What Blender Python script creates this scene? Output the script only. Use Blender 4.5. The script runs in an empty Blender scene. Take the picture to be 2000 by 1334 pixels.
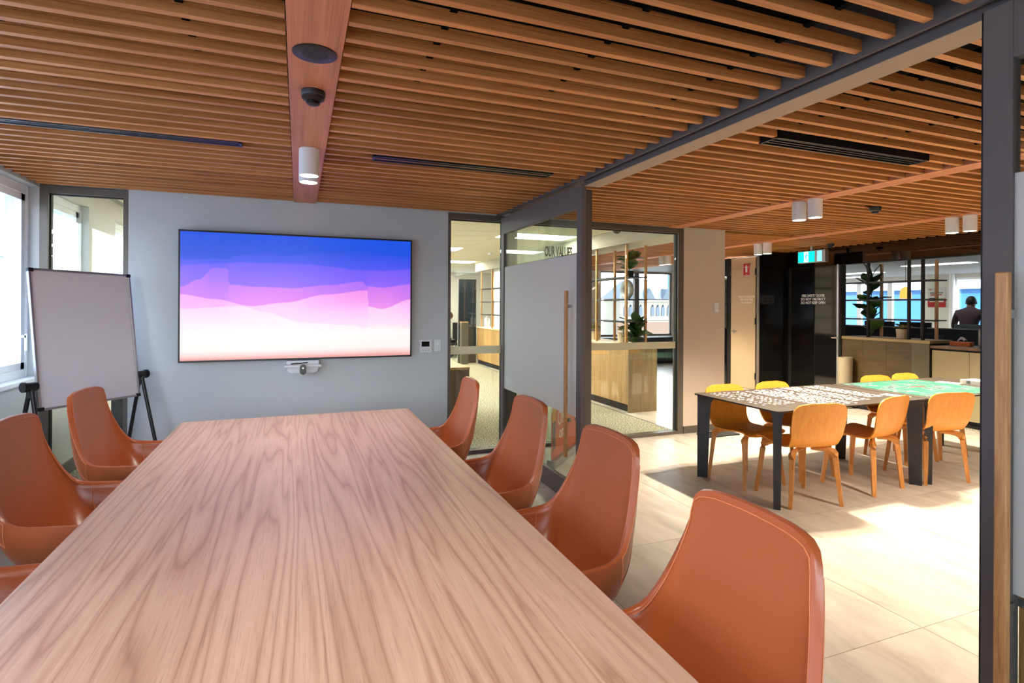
import bpy, bmesh, math, random
from mathutils import Vector, Matrix
random.seed(7)
S = bpy.context.scene
COL = S.collection
R = math.radians
# ------------------------------------------------------------------ camera
F_PX = 1071.0
TH = math.atan(417 / 1071.0)
RHO = R(0.29)
fw = Vector((math.sin(TH), math.cos(TH), 0))
r0 = Vector((math.cos(TH), -math.sin(TH), 0))
up0 = Vector((0, 0, 1))
rt = r0 * math.cos(RHO) + up0 * math.sin(RHO)
up = -r0 * math.sin(RHO) + up0 * math.cos(RHO)
cd = bpy.data.cameras.new('camera')
cd.sensor_width = 36.0
cd.lens = 36.0 * F_PX / 2000.0
cd.shift_y = (598.0 - 667.0) / 2000.0
cd.clip_start = 0.05
cd.clip_end = 600
cam = bpy.data.objects.new('camera', cd)
COL.objects.link(cam)
m3 = Matrix((rt, up, -fw)).transposed()
cam.matrix_world = Matrix.Translation((0, 0, 1.5)) @ m3.to_4x4()
S.camera = cam
# ------------------------------------------------------------------ world, exposure
W = bpy.data.worlds.new('sky')
S.world = W
W.use_nodes = True
wn = W.node_tree.nodes
sky = wn.new('ShaderNodeTexSky')
sky.sky_type = 'NISHITA'
sky.sun_disc = False
sky.sun_elevation = R(42)
sky.sun_rotation = R(70)
sky.air_density = 1.0
sky.dust_density = 2.0
sky.ozone_density = 1.6
hsv = wn.new('ShaderNodeHueSaturation'); hsv.inputs['Saturation'].default_value = 0.42
W.node_tree.links.new(sky.outputs[0], hsv.inputs['Color'])
W.node_tree.links.new(hsv.outputs[0], wn['Background'].inputs[0])
wn['Background'].inputs[1].default_value = 1.6
S.view_settings.view_transform = 'Standard'
S.view_settings.look = 'None'
S.view_settings.gamma = 1.0
S.view_settings.use_curve_mapping = False
S.view_settings.exposure = 1.12
cy = S.cycles
cy.use_denoising = True
cy.max_bounces = 9
cy.diffuse_bounces = 5
cy.glossy_bounces = 4
cy.transmission_bounces = 6
cy.transparent_max_bounces = 16
cy.sample_clamp_indirect = 6.0
cy.caustics_reflective = False
cy.caustics_refractive = False
cy.blur_glossy = 0.5
sun_d = bpy.data.lights.new('sun', 'SUN'); sun_d.energy = 4.5; sun_d.angle = R(0.6); sun_d.color = (1.0, 0.95, 0.88)
sun_o = bpy.data.objects.new('sun', sun_d); COL.objects.link(sun_o)
sun_o.rotation_euler = Vector((-0.60, 0.50, -0.66)).to_track_quat('-Z', 'Y').to_euler()
# lamp strengths (each lamp's own light is made in its builder)
W_MEET = 22.0
W_OPEN = 150.0
W_PANEL = 20.0
# window portals: they only guide sampling of the sky through the openings
def portal(loc, rot, sx, sy):
    l = bpy.data.lights.new('window_portal', 'AREA')
    l.shape = 'RECTANGLE'; l.size = sx; l.size_y = sy
    l.cycles.is_portal = True
    o = bpy.data.objects.new('window_portal', l); COL.objects.link(o)
    o.location = loc; o.rotation_euler = rot
portal((-2.12, 2.1, 1.66), (0, R(-90), 0), 1.5, 6.4)
portal((-2.12, 8.0, 1.66), (0, R(-90), 0), 1.5, 5.0)
portal((-0.6, -2.45, 1.6), (R(90), 0, 0), 2.3, 1.6)
portal((16.5, 9.8, 1.55), (0, R(90), 0), 1.6, 8.0)
portal((8.6, 12.75, 1.55), (R(-90), 0, 0), 2.4, 1.7)

# ------------------------------------------------------------------ colour helpers and materials
def lin(c):
    c = c / 255.0
    return c / 12.92 if c <= 0.04045 else ((c + 0.055) / 1.055) ** 2.4
def rgb(r, g, b):
    return (lin(r), lin(g), lin(b), 1.0)
MATS = {}
def mat(name, col, rough=0.5, metal=0.0, spec=0.5, coat=0.0, emit=None, estr=0.0, bump=None):
    if name in MATS: return MATS[name]
    m = bpy.data.materials.new(name); m.use_nodes = True
    b = m.node_tree.nodes['Principled BSDF']
    b.inputs['Base Color'].default_value = col
    b.inputs['Roughness'].default_value = rough
    b.inputs['Metallic'].default_value = metal
    b.inputs['Specular IOR Level'].default_value = spec
    b.inputs['Coat Weight'].default_value = coat
    if emit:
        b.inputs['Emission Color'].default_value = emit
        b.inputs['Emission Strength'].default_value = estr
    if bump:
        nt = m.node_tree; N = nt.nodes; L = nt.links
        tc = N.new('ShaderNodeTexCoord')
        nz = N.new('ShaderNodeTexNoise'); nz.inputs['Scale'].default_value = bump[0]; nz.inputs['Detail'].default_value = 6
        bp = N.new('ShaderNodeBump'); bp.inputs['Strength'].default_value = bump[1]; bp.inputs['Distance'].default_value = bump[2]
        L.new(tc.outputs['Object'], nz.inputs['Vector']); L.new(nz.outputs[0], bp.inputs['Height']); L.new(bp.outputs[0], b.inputs['Normal'])
    MATS[name] = m
    return m
def ramp(N, stops):
    r = N.new('ShaderNodeValToRGB')
    el = r.color_ramp.elements
    while len(el) < len(stops): el.new(0.5)
    for e, (p, c) in zip(el, stops): e.position = p; e.color = c
    return r
def wood(name, cols, scale=(1, 1, 1), grain=14.0, rough=0.45, vary=0.12, figure=2.0, coords='Object', distort=0.6, bump=0.08):
    """streaky timber; `scale` is small along the grain axis"""
    m = bpy.data.materials.new(name); m.use_nodes = True
    nt = m.node_tree; N = nt.nodes; L = nt.links
    b = N['Principled BSDF']; b.inputs['Roughness'].default_value = rough
    tc = N.new('ShaderNodeTexCoord'); oi = N.new('ShaderNodeObjectInfo')
    mp = N.new('ShaderNodeMapping'); mp.inputs['Scale'].default_value = scale
    ml = N.new('ShaderNodeMath'); ml.operation = 'MULTIPLY'; ml.inputs[1].default_value = 37.0
    cx = N.new('ShaderNodeCombineXYZ')
    L.new(oi.outputs['Random'], ml.inputs[0])
    for i in range(3): L.new(ml.outputs[0], cx.inputs[i])
    L.new(tc.outputs[coords], mp.inputs['Vector']); L.new(cx.outputs[0], mp.inputs['Location'])
    n1 = N.new('ShaderNodeTexNoise'); n1.inputs['Scale'].default_value = figure; n1.inputs['Detail'].default_value = 3; n1.inputs['Distortion'].default_value = distort
    n2 = N.new('ShaderNodeTexNoise'); n2.inputs['Scale'].default_value = grain; n2.inputs['Detail'].default_value = 5; n2.inputs['Roughness'].default_value = 0.65; n2.inputs['Distortion'].default_value = distort * 0.5
    L.new(mp.outputs[0], n1.inputs['Vector']); L.new(mp.outputs[0], n2.inputs['Vector'])
    mx = N.new('ShaderNodeMath'); mx.operation = 'MULTIPLY_ADD'; mx.inputs[1].default_value = 0.55; 
    m2 = N.new('ShaderNodeMath'); m2.operation = 'MULTIPLY'; m2.inputs[1].default_value = 0.45
    L.new(n1.outputs[0], m2.inputs[0]); L.new(n2.outputs[0], mx.inputs[0]); L.new(m2.outputs[0], mx.inputs[2])
    rp = ramp(N, [(0.30, cols[0]), (0.50, cols[1]), (0.68, cols[2])])
    L.new(mx.outputs[0], rp.inputs[0])
    hs = N.new('ShaderNodeHueSaturation')
    va = N.new('ShaderNodeMath'); va.operation = 'MULTIPLY_ADD'; va.inputs[1].default_value = vary * 2; va.inputs[2].default_value = 1.0 - vary
    L.new(oi.outputs['Random'], va.inputs[0]); L.new(va.outputs[0], hs.inputs['Value']); L.new(rp.outputs[0], hs.inputs['Color'])
    L.new(hs.outputs[0], b.inputs['Base Color'])
    if bump:
        bp = N.new('ShaderNodeBump'); bp.inputs['Strength'].default_value = bump; bp.inputs['Distance'].default_value = 0.002
        L.new(n2.outputs[0], bp.inputs['Height']); L.new(bp.outputs[0], b.inputs['Normal'])
    MATS[name] = m
    return m
def glass(name, tint=(0.93, 0.97, 0.95, 1), refl=1.0):
    m = bpy.data.materials.new(name); m.use_nodes = True
    nt = m.node_tree; N = nt.nodes; L = nt.links
    N.remove(N['Principled BSDF'])
    tr = N.new('ShaderNodeBsdfTransparent'); tr.inputs[0].default_value = tint
    gl = N.new('ShaderNodeBsdfGlossy'); gl.inputs['Roughness'].default_value = 0.0; gl.inputs[0].default_value = (refl, refl, refl, 1)
    lw = N.new('ShaderNodeLayerWeight'); lw.inputs[0].default_value = 0.5
    pw5 = N.new('ShaderNodeMath'); pw5.operation = 'POWER'; pw5.inputs[1].default_value = 5.0
    fr = N.new('ShaderNodeMath'); fr.operation = 'MULTIPLY_ADD'; fr.inputs[1].default_value = 0.93; fr.inputs[2].default_value = 0.035
    L.new(lw.outputs['Facing'], pw5.inputs[0]); L.new(pw5.outputs[0], fr.inputs[0])
    mx = N.new('ShaderNodeMixShader')
    L.new(fr.outputs[0], mx.inputs[0]); L.new(tr.outputs[0], mx.inputs[1]); L.new(gl.outputs[0], mx.inputs[2])
    L.new(mx.outputs[0], N['Material Output'].inputs[0])
    MATS[name] = m
    return m
def frosted(name, col):
    m = bpy.data.materials.new(name); m.use_nodes = True
    nt = m.node_tree; N = nt.nodes; L = nt.links
    N.remove(N['Principled BSDF'])
    a = N.new('ShaderNodeBsdfDiffuse'); a.inputs[0].default_value = col
    t = N.new('ShaderNodeBsdfTranslucent'); t.inputs[0].default_value = col
    mx = N.new('ShaderNodeMixShader'); mx.inputs[0].default_value = 0.5
    L.new(a.outputs[0], mx.inputs[1]); L.new(t.outputs[0], mx.inputs[2]); L.new(mx.outputs[0], N['Material Output'].inputs[0])
    MATS[name] = m
    return m
def speckle(name, c1, c2, scale, rough=0.95, bump=0.5):
    m = bpy.data.materials.new(name); m.use_nodes = True
    nt = m.node_tree; N = nt.nodes; L = nt.links; b = N['Principled BSDF']; b.inputs['Roughness'].default_value = rough
    b.inputs['Specular IOR Level'].default_value = 0.1
    tc = N.new('ShaderNodeTexCoord'); n = N.new('ShaderNodeTexNoise'); n.inputs['Scale'].default_value = scale; n.inputs['Detail'].default_value = 2
    rp = ramp(N, [(0.42, c1), (0.58, c2)])
    L.new(tc.outputs['Object'], n.inputs['Vector']); L.new(n.outputs[0], rp.inputs[0]); L.new(rp.outputs[0], b.inputs['Base Color'])
    bp = N.new('ShaderNodeBump'); bp.inputs['Strength'].default_value = bump; bp.inputs['Distance'].default_value = 0.004
    L.new(n.outputs[0], bp.inputs['Height']); L.new(bp.outputs[0], b.inputs['Normal'])
    MATS[name] = m
    return m
def emit(name, col, st):
    m = bpy.data.materials.new(name); m.use_nodes = True
    nt = m.node_tree; N = nt.nodes; L = nt.links; N.remove(N['Principled BSDF'])
    e = N.new('ShaderNodeEmission'); e.inputs[0].default_value = col; e.inputs[1].default_value = st
    L.new(e.outputs[0], N['Material Output'].inputs[0])
    MATS[name] = m
    return m
M_slat = wood('slat_timber', (rgb(148, 88, 42), rgb(190, 124, 66), rgb(212, 148, 88)), (0.12, 5, 5), 22, 0.5, 0.13, 3.0)
M_plank = wood('plank_timber', (rgb(160, 92, 58), rgb(192, 120, 80), rgb(208, 140, 98)), (9, 0.14, 9), 12, 0.5, 0.05, 3.0)
M_handle = wood('handle_timber', (rgb(150, 96, 50), rgb(196, 140, 84), rgb(218, 168, 112)), (14, 14, 0.9), 8, 0.45, 0.05, 3.0)
M_ply = wood('chair_ply', (rgb(214, 134, 40), rgb(226, 148, 50), rgb(234, 160, 62)), (12, 12, 0.8), 10, 0.42, 0.06, 3.0, bump=0.03)
M_ply_leg = wood('chair_leg_ply', (rgb(170, 104, 44), rgb(206, 140, 70), rgb(222, 160, 90)), (12, 12, 1.5), 10, 0.45, 0.06, 3.0)
M_oak = wood('joinery_oak', (rgb(150, 112, 66), rgb(186, 146, 92), rgb(204, 168, 116)), (9, 9, 0.5), 9, 0.5, 0.10, 2.0)
M_oak_grey = wood('joinery_oak_grey', (rgb(120, 100, 70), rgb(150, 130, 96), rgb(168, 150, 116)), (9, 9, 0.4), 9, 0.5, 0.03, 2.0)
M_olive = wood('planter_olive_timber', (rgb(62, 48, 24), rgb(80, 63, 32), rgb(90, 72, 40)), (5, 0.5, 5), 8, 0.45, 0.03, 2.0)
M_walnut = wood('walnut_block', (rgb(74, 54, 38), rgb(106, 82, 58), rgb(128, 102, 76)), (7, 7, 0.4), 9, 0.5, 0.05, 2.0)
M_brass = wood('post_timber', (rgb(176, 124, 72), rgb(204, 152, 98), rgb(216, 168, 116)), (9, 9, 0.6), 9, 0.5, 0.05, 2.0)
M_black = mat('matte_black', rgb(14, 14, 15), 0.8)
M_void = mat('ceiling_void_black', rgb(10, 9, 9), 0.95, spec=0.1)
M_frame = mat('bronze_frame', rgb(104, 97, 90), 0.45, 0.3)
M_frame_d = mat('dark_bronze_frame', rgb(102, 94, 90), 0.5, 0.0, spec=0.25)
M_header = mat('header_grey', rgb(88, 82, 80), 0.55, 0.0, spec=0.3)
M_soffit = mat('header_soffit', rgb(160, 138, 120), 0.5, 0.1)
M_wall = mat('white_wall_paint', rgb(198, 202, 203), 0.75, bump=(60, 0.05, 0.002))
M_wall_w = mat('warm_wall_paint', rgb(205, 192, 180), 0.75)
M_white = mat('white_frame', rgb(246, 248, 250), 0.5)
M_offwall = mat('office_wall', rgb(222, 220, 214), 0.8)
M_offceil = mat('office_ceiling_tile', rgb(232, 226, 208), 0.9)
M_offceil2 = mat('office_ceiling_white', rgb(160, 162, 162), 0.9)
M_alu = mat('aluminium', rgb(176, 174, 178), 0.35, 0.85)
M_chrome = mat('brushed_steel', rgb(196, 196, 198), 0.25, 1.0)
M_glass = glass('clear_glass')
M_glass_w = glass('window_glass', (0.96, 0.98, 0.99, 1))
M_film = frosted('frosted_film', rgb(242, 241, 236))
M_filmstrip = frosted('film_strip', rgb(222, 216, 198))
M_board = mat('whiteboard_surface', rgb(232, 232, 238), 0.25)
M_pl_black = mat('black_plastic', rgb(20, 21, 24), 0.4)
M_pl_white = mat('white_plastic', rgb(226, 228, 230), 0.4)
M_steel_d = mat('dark_powdercoat', rgb(44, 44, 48), 0.5, 0.2)
M_ttop = wood('table_dark_top', (rgb(48, 38, 31), rgb(60, 49, 40), rgb(70, 58, 47)), (1.0, 6, 6), 8, 0.8, 0.02, 2.0)
M_gloss_blk = mat('black_gloss_panel', rgb(16, 15, 15), 0.06, spec=0.6)
M_mirror = mat('bronze_mirror', rgb(92, 84, 78), 0.03, 1.0)
M_door_w = mat('service_door_paint', rgb(184, 160, 128), 0.6)
M_leaf = mat('leaf_green', rgb(52, 82, 34), 0.45)
M_leaf2 = mat('leaf_pale', rgb(190, 188, 120), 0.5)
M_stem = mat('stem_brown', rgb(92, 74, 48), 0.7)
M_pot = mat('cream_pot', rgb(222, 202, 170), 0.6)
M_red = mat('sign_red', rgb(176, 26, 30), 0.5)
M_orange = mat('banner_orange', rgb(196, 92, 62), 0.5)
M_dkblue = mat('navy_fabric', rgb(28, 36, 48), 0.9)
M_skin = mat('skin', rgb(170, 118, 92), 0.6)
M_skin_d = mat('skin_dark', rgb(112, 74, 56), 0.6)
M_hair = mat('hair_dark', rgb(26, 20, 18), 0.6)
M_hair_b = mat('hair_brown', rgb(96, 66, 44), 0.6)
M_shirt = mat('shirt_plum', rgb(74, 58, 62), 0.85)
M_shirt_w = mat('shirt_white', rgb(214, 210, 200), 0.85)
M_trouser = mat('trousers_dark', rgb(34, 34, 38), 0.85)
M_lensglow = emit('lamp_lens', (1.0, 0.93, 0.82, 1), 14.0)
M_panel = emit('office_light_panel', (1.0, 0.91, 0.72, 1), W_PANEL)
M_panel2 = emit('office_light_panel_cool', (1.0, 0.97, 0.92, 1), 3.0)
M_carpet = speckle('carpet_loop', rgb(100, 99, 86), rgb(212, 204, 180), 62)
M_seal = mat('black_gasket', rgb(16, 16, 16), 0.7)
M_grout = mat('grout', rgb(226, 220, 212), 0.9)
M_stitch = mat('stitch_thread', rgb(206, 122, 78), 0.7)
M_paper = mat('paper', rgb(240, 226, 192), 0.7)

def make_table_timber():
    m = bpy.data.materials.new('table_timber'); m.use_nodes = True
    nt = m.node_tree; N = nt.nodes; L = nt.links; b = N['Principled BSDF']; b.inputs['Roughness'].default_value = 0.38
    tc = N.new('ShaderNodeTexCoord')
    def mapped(sc, loc=(0, 0, 0)):
        mp = N.new('ShaderNodeMapping'); mp.inputs['Scale'].default_value = sc; mp.inputs['Location'].default_value = loc; L.new(tc.outputs['Object'], mp.inputs['Vector']); return mp
    # cathedral figure: rings of a slowly wandering field, cut lengthwise
    mf = mapped((3.4, 0.13, 1.0)); nf = N.new('ShaderNodeTexNoise'); nf.inputs['Scale'].default_value = 1.9; nf.inputs['Detail'].default_value = 2.5; nf.inputs['Distortion'].default_value = 0.35
    L.new(mf.outputs[0], nf.inputs['Vector'])
    mu = N.new('ShaderNodeMath'); mu.operation = 'MULTIPLY'; mu.inputs[1].default_value = 22.0; L.new(nf.outputs[0], mu.inputs[0])
    fr = N.new('ShaderNodeMath'); fr.operation = 'PINGPONG'; fr.inputs[1].default_value = 1.0; L.new(mu.outputs[0], fr.inputs[0])
    # fine pores
    mg = mapped((20.0, 0.5, 1.0), (3, 1, 0)); ng = N.new('ShaderNodeTexNoise'); ng.inputs['Scale'].default_value = 11.0; ng.inputs['Detail'].default_value = 6; ng.inputs['Roughness'].default_value = 0.7
    L.new(mg.outputs[0], ng.inputs['Vector'])
    # broad colour drift between staves
    mb_ = mapped((2.2, 0.10, 1.0), (9, 2, 0)); nb = N.new('ShaderNodeTexNoise'); nb.inputs['Scale'].default_value = 2.2; nb.inputs['Detail'].default_value = 3; L.new(mb_.outputs[0], nb.inputs['Vector'])
    rf = ramp(N, [(0.0, rgb(164, 124, 104)), (0.18, rgb(180, 142, 121)), (0.5, rgb(190, 153, 132)), (1.0, rgb(196, 160, 140))]); L.new(fr.outputs[0], rf.inputs[0])
    rg = ramp(N, [(0.30, (0.62, 0.57, 0.55, 1)), (0.45, (0.94, 0.93, 0.93, 1)), (0.70, (1.06, 1.06, 1.06, 1))]); L.new(ng.outputs[0], rg.inputs[0])
    rb = ramp(N, [(0.30, (0.86, 0.82, 0.80, 1)), (0.52, (1, 1, 1, 1)), (0.70, (1.05, 1.05, 1.06, 1))]); L.new(nb.outputs[0], rb.inputs[0])
    m1 = N.new('ShaderNodeMix'); m1.data_type = 'RGBA'; m1.blend_type = 'MULTIPLY'; m1.inputs[0].default_value = 0.85; L.new(rf.outputs[0], m1.inputs[6]); L.new(rg.outputs[0], m1.inputs[7])
    m2 = N.new('ShaderNodeMix'); m2.data_type = 'RGBA'; m2.blend_type = 'MULTIPLY'; m2.inputs[0].default_value = 1.0; L.new(m1.outputs[2], m2.inputs[6]); L.new(rb.outputs[0], m2.inputs[7])
    L.new(m2.outputs[2], b.inputs['Base Color'])
    return m
M_table = make_table_timber()
def make_leather():
    m = mat('tan_leather', rgb(166, 82, 38), 0.34, spec=0.5, bump=(420, 0.12, 0.001))
    b = m.node_tree.nodes['Principled BSDF']
    b.inputs['Sheen Weight'].default_value = 0.08
    return m
M_leather = make_leather()
def make_stone():
    m = bpy.data.materials.new('travertine_tile'); m.use_nodes = True
    nt = m.node_tree; N = nt.nodes; L = nt.links; b = N['Principled BSDF']
    b.inputs['Roughness'].default_value = 0.42; b.inputs['Specular IOR Level'].default_value = 0.35
    tc = N.new('ShaderNodeTexCoord'); oi = N.new('ShaderNodeObjectInfo')
    ml = N.new('ShaderNodeMath'); ml.operation = 'MULTIPLY'; ml.inputs[1].default_value = 53.0; L.new(oi.outputs['Random'], ml.inputs[0])
    cx = N.new('ShaderNodeCombineXYZ'); L.new(ml.outputs[0], cx.inputs[0]); L.new(ml.outputs[0], cx.inputs[1])
    mp = N.new('ShaderNodeMapping'); mp.inputs['Scale'].default_value = (2.0, 0.6, 1); mp.inputs['Rotation'].default_value = (0, 0, R(12))
    L.new(tc.outputs['Object'], mp.inputs['Vector']); L.new(cx.outputs[0], mp.inputs['Location'])
    n1 = N.new('ShaderNodeTexNoise'); n1.inputs['Scale'].default_value = 3.0; n1.inputs['Detail'].default_value = 9; n1.inputs['Roughness'].default_value = 0.62; n1.inputs['Distortion'].default_value = 0.8
    L.new(mp.outputs[0], n1.inputs['Vector'])
    rp = ramp(N, [(0.28, rgb(166, 155, 145)), (0.45, rgb(188, 178, 168)), (0.66, rgb(204, 195, 186))])
    L.new(n1.outputs[0], rp.inputs[0]); L.new(rp.outputs[0], b.inputs['Base Color'])
    MATS['travertine_tile'] = m
    return m
M_stone = make_stone()

# ------------------------------------------------------------------ mesh helpers
class MB:
    def __init__(s): s.v = []; s.f = []; s.mi = []
    def add(s, vs, fs, mi=0):
        o = len(s.v); s.v += [tuple(p) for p in vs]
        for f in fs: s.f.append([i + o for i in f]); s.mi.append(mi)
        return s
    def box(s, x0, x1, y0, y1, z0, z1, mi=0):
        v = [(x0, y0, z0), (x1, y0, z0), (x1, y1, z0), (x0, y1, z0), (x0, y0, z1), (x1, y0, z1), (x1, y1, z1), (x0, y1, z1)]
        return s.add(v, [(0, 3, 2, 1), (4, 5, 6, 7), (0, 1, 5, 4), (1, 2, 6, 5), (2, 3, 7, 6), (3, 0, 4, 7)], mi)
    def prism(s, pts, lo, hi, axis='z', mi=0):
        """polygon in the two other axes, extruded along axis"""
        n = len(pts)
        def P(p, h):
            return {'z': (p[0], p[1], h), 'y': (p[0], h, p[1]), 'x': (h, p[0], p[1])}[axis]
        v = [P(p, lo) for p in pts] + [P(p, hi) for p in pts]
        f = [tuple(range(n))[::-1], tuple(range(n, 2 * n))] + [(i, (i + 1) % n, n + (i + 1) % n, n + i) for i in range(n)]
        return s.add(v, f, mi)
    def tube(s, path, r, n=8, mi=0, closed=False, rs=None):
        path = [Vector(p) for p in path]; k = len(path); rings = []
        for i, p in enumerate(path):
            a = path[(i - 1) % k] if (closed or i > 0) else path[i]
            b = path[(i + 1) % k] if (closed or i < k - 1) else path[i]
            t = (b - a).normalized()
            h = Vector((0, 0, 1)) if abs(t.z) < 0.95 else Vector((1, 0, 0))
            u = t.cross(h).normalized(); w = u.cross(t).normalized()
            rr = rs[i] if rs else r
            rings.append([p + (u * math.cos(2 * math.pi * j / n) + w * math.sin(2 * math.pi * j / n)) * rr for j in range(n)])
        v = [q for rg in rings for q in rg]; f = []
        for i in range(k if closed else k - 1):
            a = i * n; b = ((i + 1) % k) * n
            for j in range(n): f.append((a + j, a + (j + 1) % n, b + (j + 1) % n, b + j))
        if not closed:
            f.append(tuple(range(n))[::-1]); f.append(tuple(range((k - 1) * n, k * n)))
        return s.add(v, f, mi)
    def lathe(s, prof, n=24, c=(0, 0, 0), axis='z', mi=0):
        v = []; f = []
        for (r, h) in prof:
            for j in range(n):
                a = 2 * math.pi * j / n
                p = (r * math.cos(a), r * math.sin(a), h)
                if axis == 'x': p = (p[2], p[0], p[1])
                if axis == 'y': p = (p[0], p[2], p[1])
                v.append((p[0] + c[0], p[1] + c[1], p[2] + c[2]))
        for i in range(len(prof) - 1):
            for j in range(n):
                f.append((i * n + j, i * n + (j + 1) % n, (i + 1) * n + (j + 1) % n, (i + 1) * n + j))
        f.append(tuple(range(n))[::-1]); f.append(tuple(range((len(prof) - 1) * n, len(prof) * n)))
        return s.add(v, f, mi)
    def grid(s, fn, nu, nv, mi=0):
        v = [fn(i / (nu - 1), j / (nv - 1)) for j in range(nv) for i in range(nu)]
        f = [(j * nu + i, j * nu + i + 1, (j + 1) * nu + i + 1, (j + 1) * nu + i) for j in range(nv - 1) for i in range(nu - 1)]
        return s.add(v, f, mi)
    def mesh(s, name, mats, smooth=None):
        me = bpy.data.meshes.new(name)
        me.from_pydata(s.v, [], s.f)
        for m in (mats if isinstance(mats, (list, tuple)) else [mats]): me.materials.append(m)
        if any(s.mi): me.polygons.foreach_set('material_index', s.mi)
        bm = bmesh.new(); bm.from_mesh(me); bmesh.ops.recalc_face_normals(bm, faces=bm.faces); bm.to_mesh(me); bm.free()
        if smooth is not None:
            for p in me.polygons: p.use_smooth = True
            me.set_sharp_from_angle(angle=R(smooth))
        return me
    def build(s, name, mats, parent=None, loc=None, rot=None, smooth=None, bevel=0, **kw):
        o = link(name, s.mesh(name, mats, smooth), parent, loc, rot)
        if bevel: bev(o, bevel)
        if kw: tag(o, **kw)
        return o
def bev(o, w, seg=2):
    b = o.modifiers.new('bevel', 'BEVEL'); b.width = w; b.segments = seg; b.limit_method = 'ANGLE'; b.angle_limit = R(40)
def link(name, data, parent=None, loc=None, rot=None):
    o = bpy.data.objects.new(name, data); COL.objects.link(o)
    if parent: o.parent = parent
    if loc is not None: o.location = loc
    if rot is not None: o.rotation_euler = rot
    return o
def tag(o, label=None, cat=None, group=None, kind=None):
    if label: o['label'] = label
    if cat: o['category'] = cat
    if group: o['group'] = group
    if kind: o['kind'] = kind
    return o
def thing(name, label, cat, loc=(0, 0, 0), rz=0.0, group=None):
    return tag(link(name, None, None, loc, (0, 0, rz)), label, cat, group)
def copy_tree(o, parent=None):
    c = o.copy(); COL.objects.link(c)
    if parent: c.parent = parent
    for ch in o.children: copy_tree(ch, c)
    return c
def struct(o): o['kind'] = 'structure'; return o
def text(name, body, size, m, parent, loc, rot, align='CENTER', extr=0.0006, sx=1.0, spacing=1.0, bold=0.0):
    c = bpy.data.curves.new(name, 'FONT'); c.body = body; c.size = size; c.align_x = align; c.align_y = 'CENTER'; c.extrude = extr
    c.space_line = 0.95; c.space_character = spacing; c.resolution_u = 3; c.offset = bold
    tmp = bpy.data.objects.new('tmp', c); COL.objects.link(tmp)
    dg = bpy.context.evaluated_depsgraph_get()
    me = bpy.data.meshes.new_from_object(tmp.evaluated_get(dg))
    bpy.data.objects.remove(tmp); bpy.data.curves.remove(c)
    me.name = name; me.materials.clear(); me.materials.append(m)
    for v in me.vertices: v.co.x *= sx
    return link(name, me, parent, loc, rot)
def spline(keys, n):
    """Catmull-Rom through keys, n samples, parameter spread evenly over keys"""
    out = []; k = len(keys)
    for i in range(n):
        t = i / (n - 1) * (k - 1); a = min(int(t), k - 2); u = t - a
        p = [Vector(keys[max(0, min(k - 1, a + d))]) for d in (-1, 0, 1, 2)]
        out.append(0.5 * ((2 * p[1]) + (p[2] - p[0]) * u + (2 * p[0] - 5 * p[1] + 4 * p[2] - p[3]) * u * u + (3 * p[1] - p[0] - 3 * p[2] + p[3]) * u ** 3))
    return out
# ================================================================== SETTING
H = 2.43          # underside of the ceiling battens
YB = 5.32         # face of the back wall and glazing
# ---- floor: stone tiles over a grout bed
floor = struct(MB().box(-1.89, 7.75, -2.3, 5.40, -0.06, -0.004).box(4.25, 12.0, 5.40, 12.6, -0.06, -0.004).build('floor', M_grout))
TS = 1.22
tile_me = MB().box(0, TS - 0.004, 0, TS - 0.004, -0.01, 0.0).mesh('tile', M_stone)
def tiles(x0, x1, y0, y1):
    i0 = math.floor((x0 - 0.3) / TS); j0 = math.floor((y0 - 1.70) / TS)
    for i in range(i0, i0 + 14):
        for j in range(j0, j0 + 14):
            a, b = 0.3 + i * TS, 1.70 + j * TS
            if a + TS <= x0 + 0.02 or a >= x1 - 0.02 or b + TS <= y0 + 0.02 or b >= y1 - 0.02: continue
            if a >= x0 - 1e-4 and b >= y0 - 1e-4 and a + TS <= x1 + 1e-4 and b + TS <= y1 + 1e-4:
                link('tile', tile_me, floor, (a, b, 0))
            else:
                xa, xb, ya, yb = max(a, x0), min(a + TS - 0.004, x1), max(b, y0), min(b + TS - 0.004, y1)
                MB().box(0, xb - xa, 0, yb - ya, -0.01, 0).build('tile', M_stone, floor, (xa, ya, 0))
tiles(-1.89, 7.75, -2.3, 5.40)
tiles(4.27, 12.0, 5.40, 12.6)
# office carpets
struct(MB().box(-2.0, 4.25, 5.40, 18.0, -0.06, 0.0).build('floor_carpet', M_carpet))
struct(MB().box(4.25, 4.27, 5.40, 12.6, -0.05, 0.004).build('trim_1', M_alu))
struct(MB().box(7.80, 16.4, 2.0, 13.1, -0.07, -0.012).box(7.80, 16.4, 2.0, 5.40, -0.07, -0.001).box(12.0, 16.4, 5.4, 13.1, -0.07, -0.001).build('floor_office', M_carpet))

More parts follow.
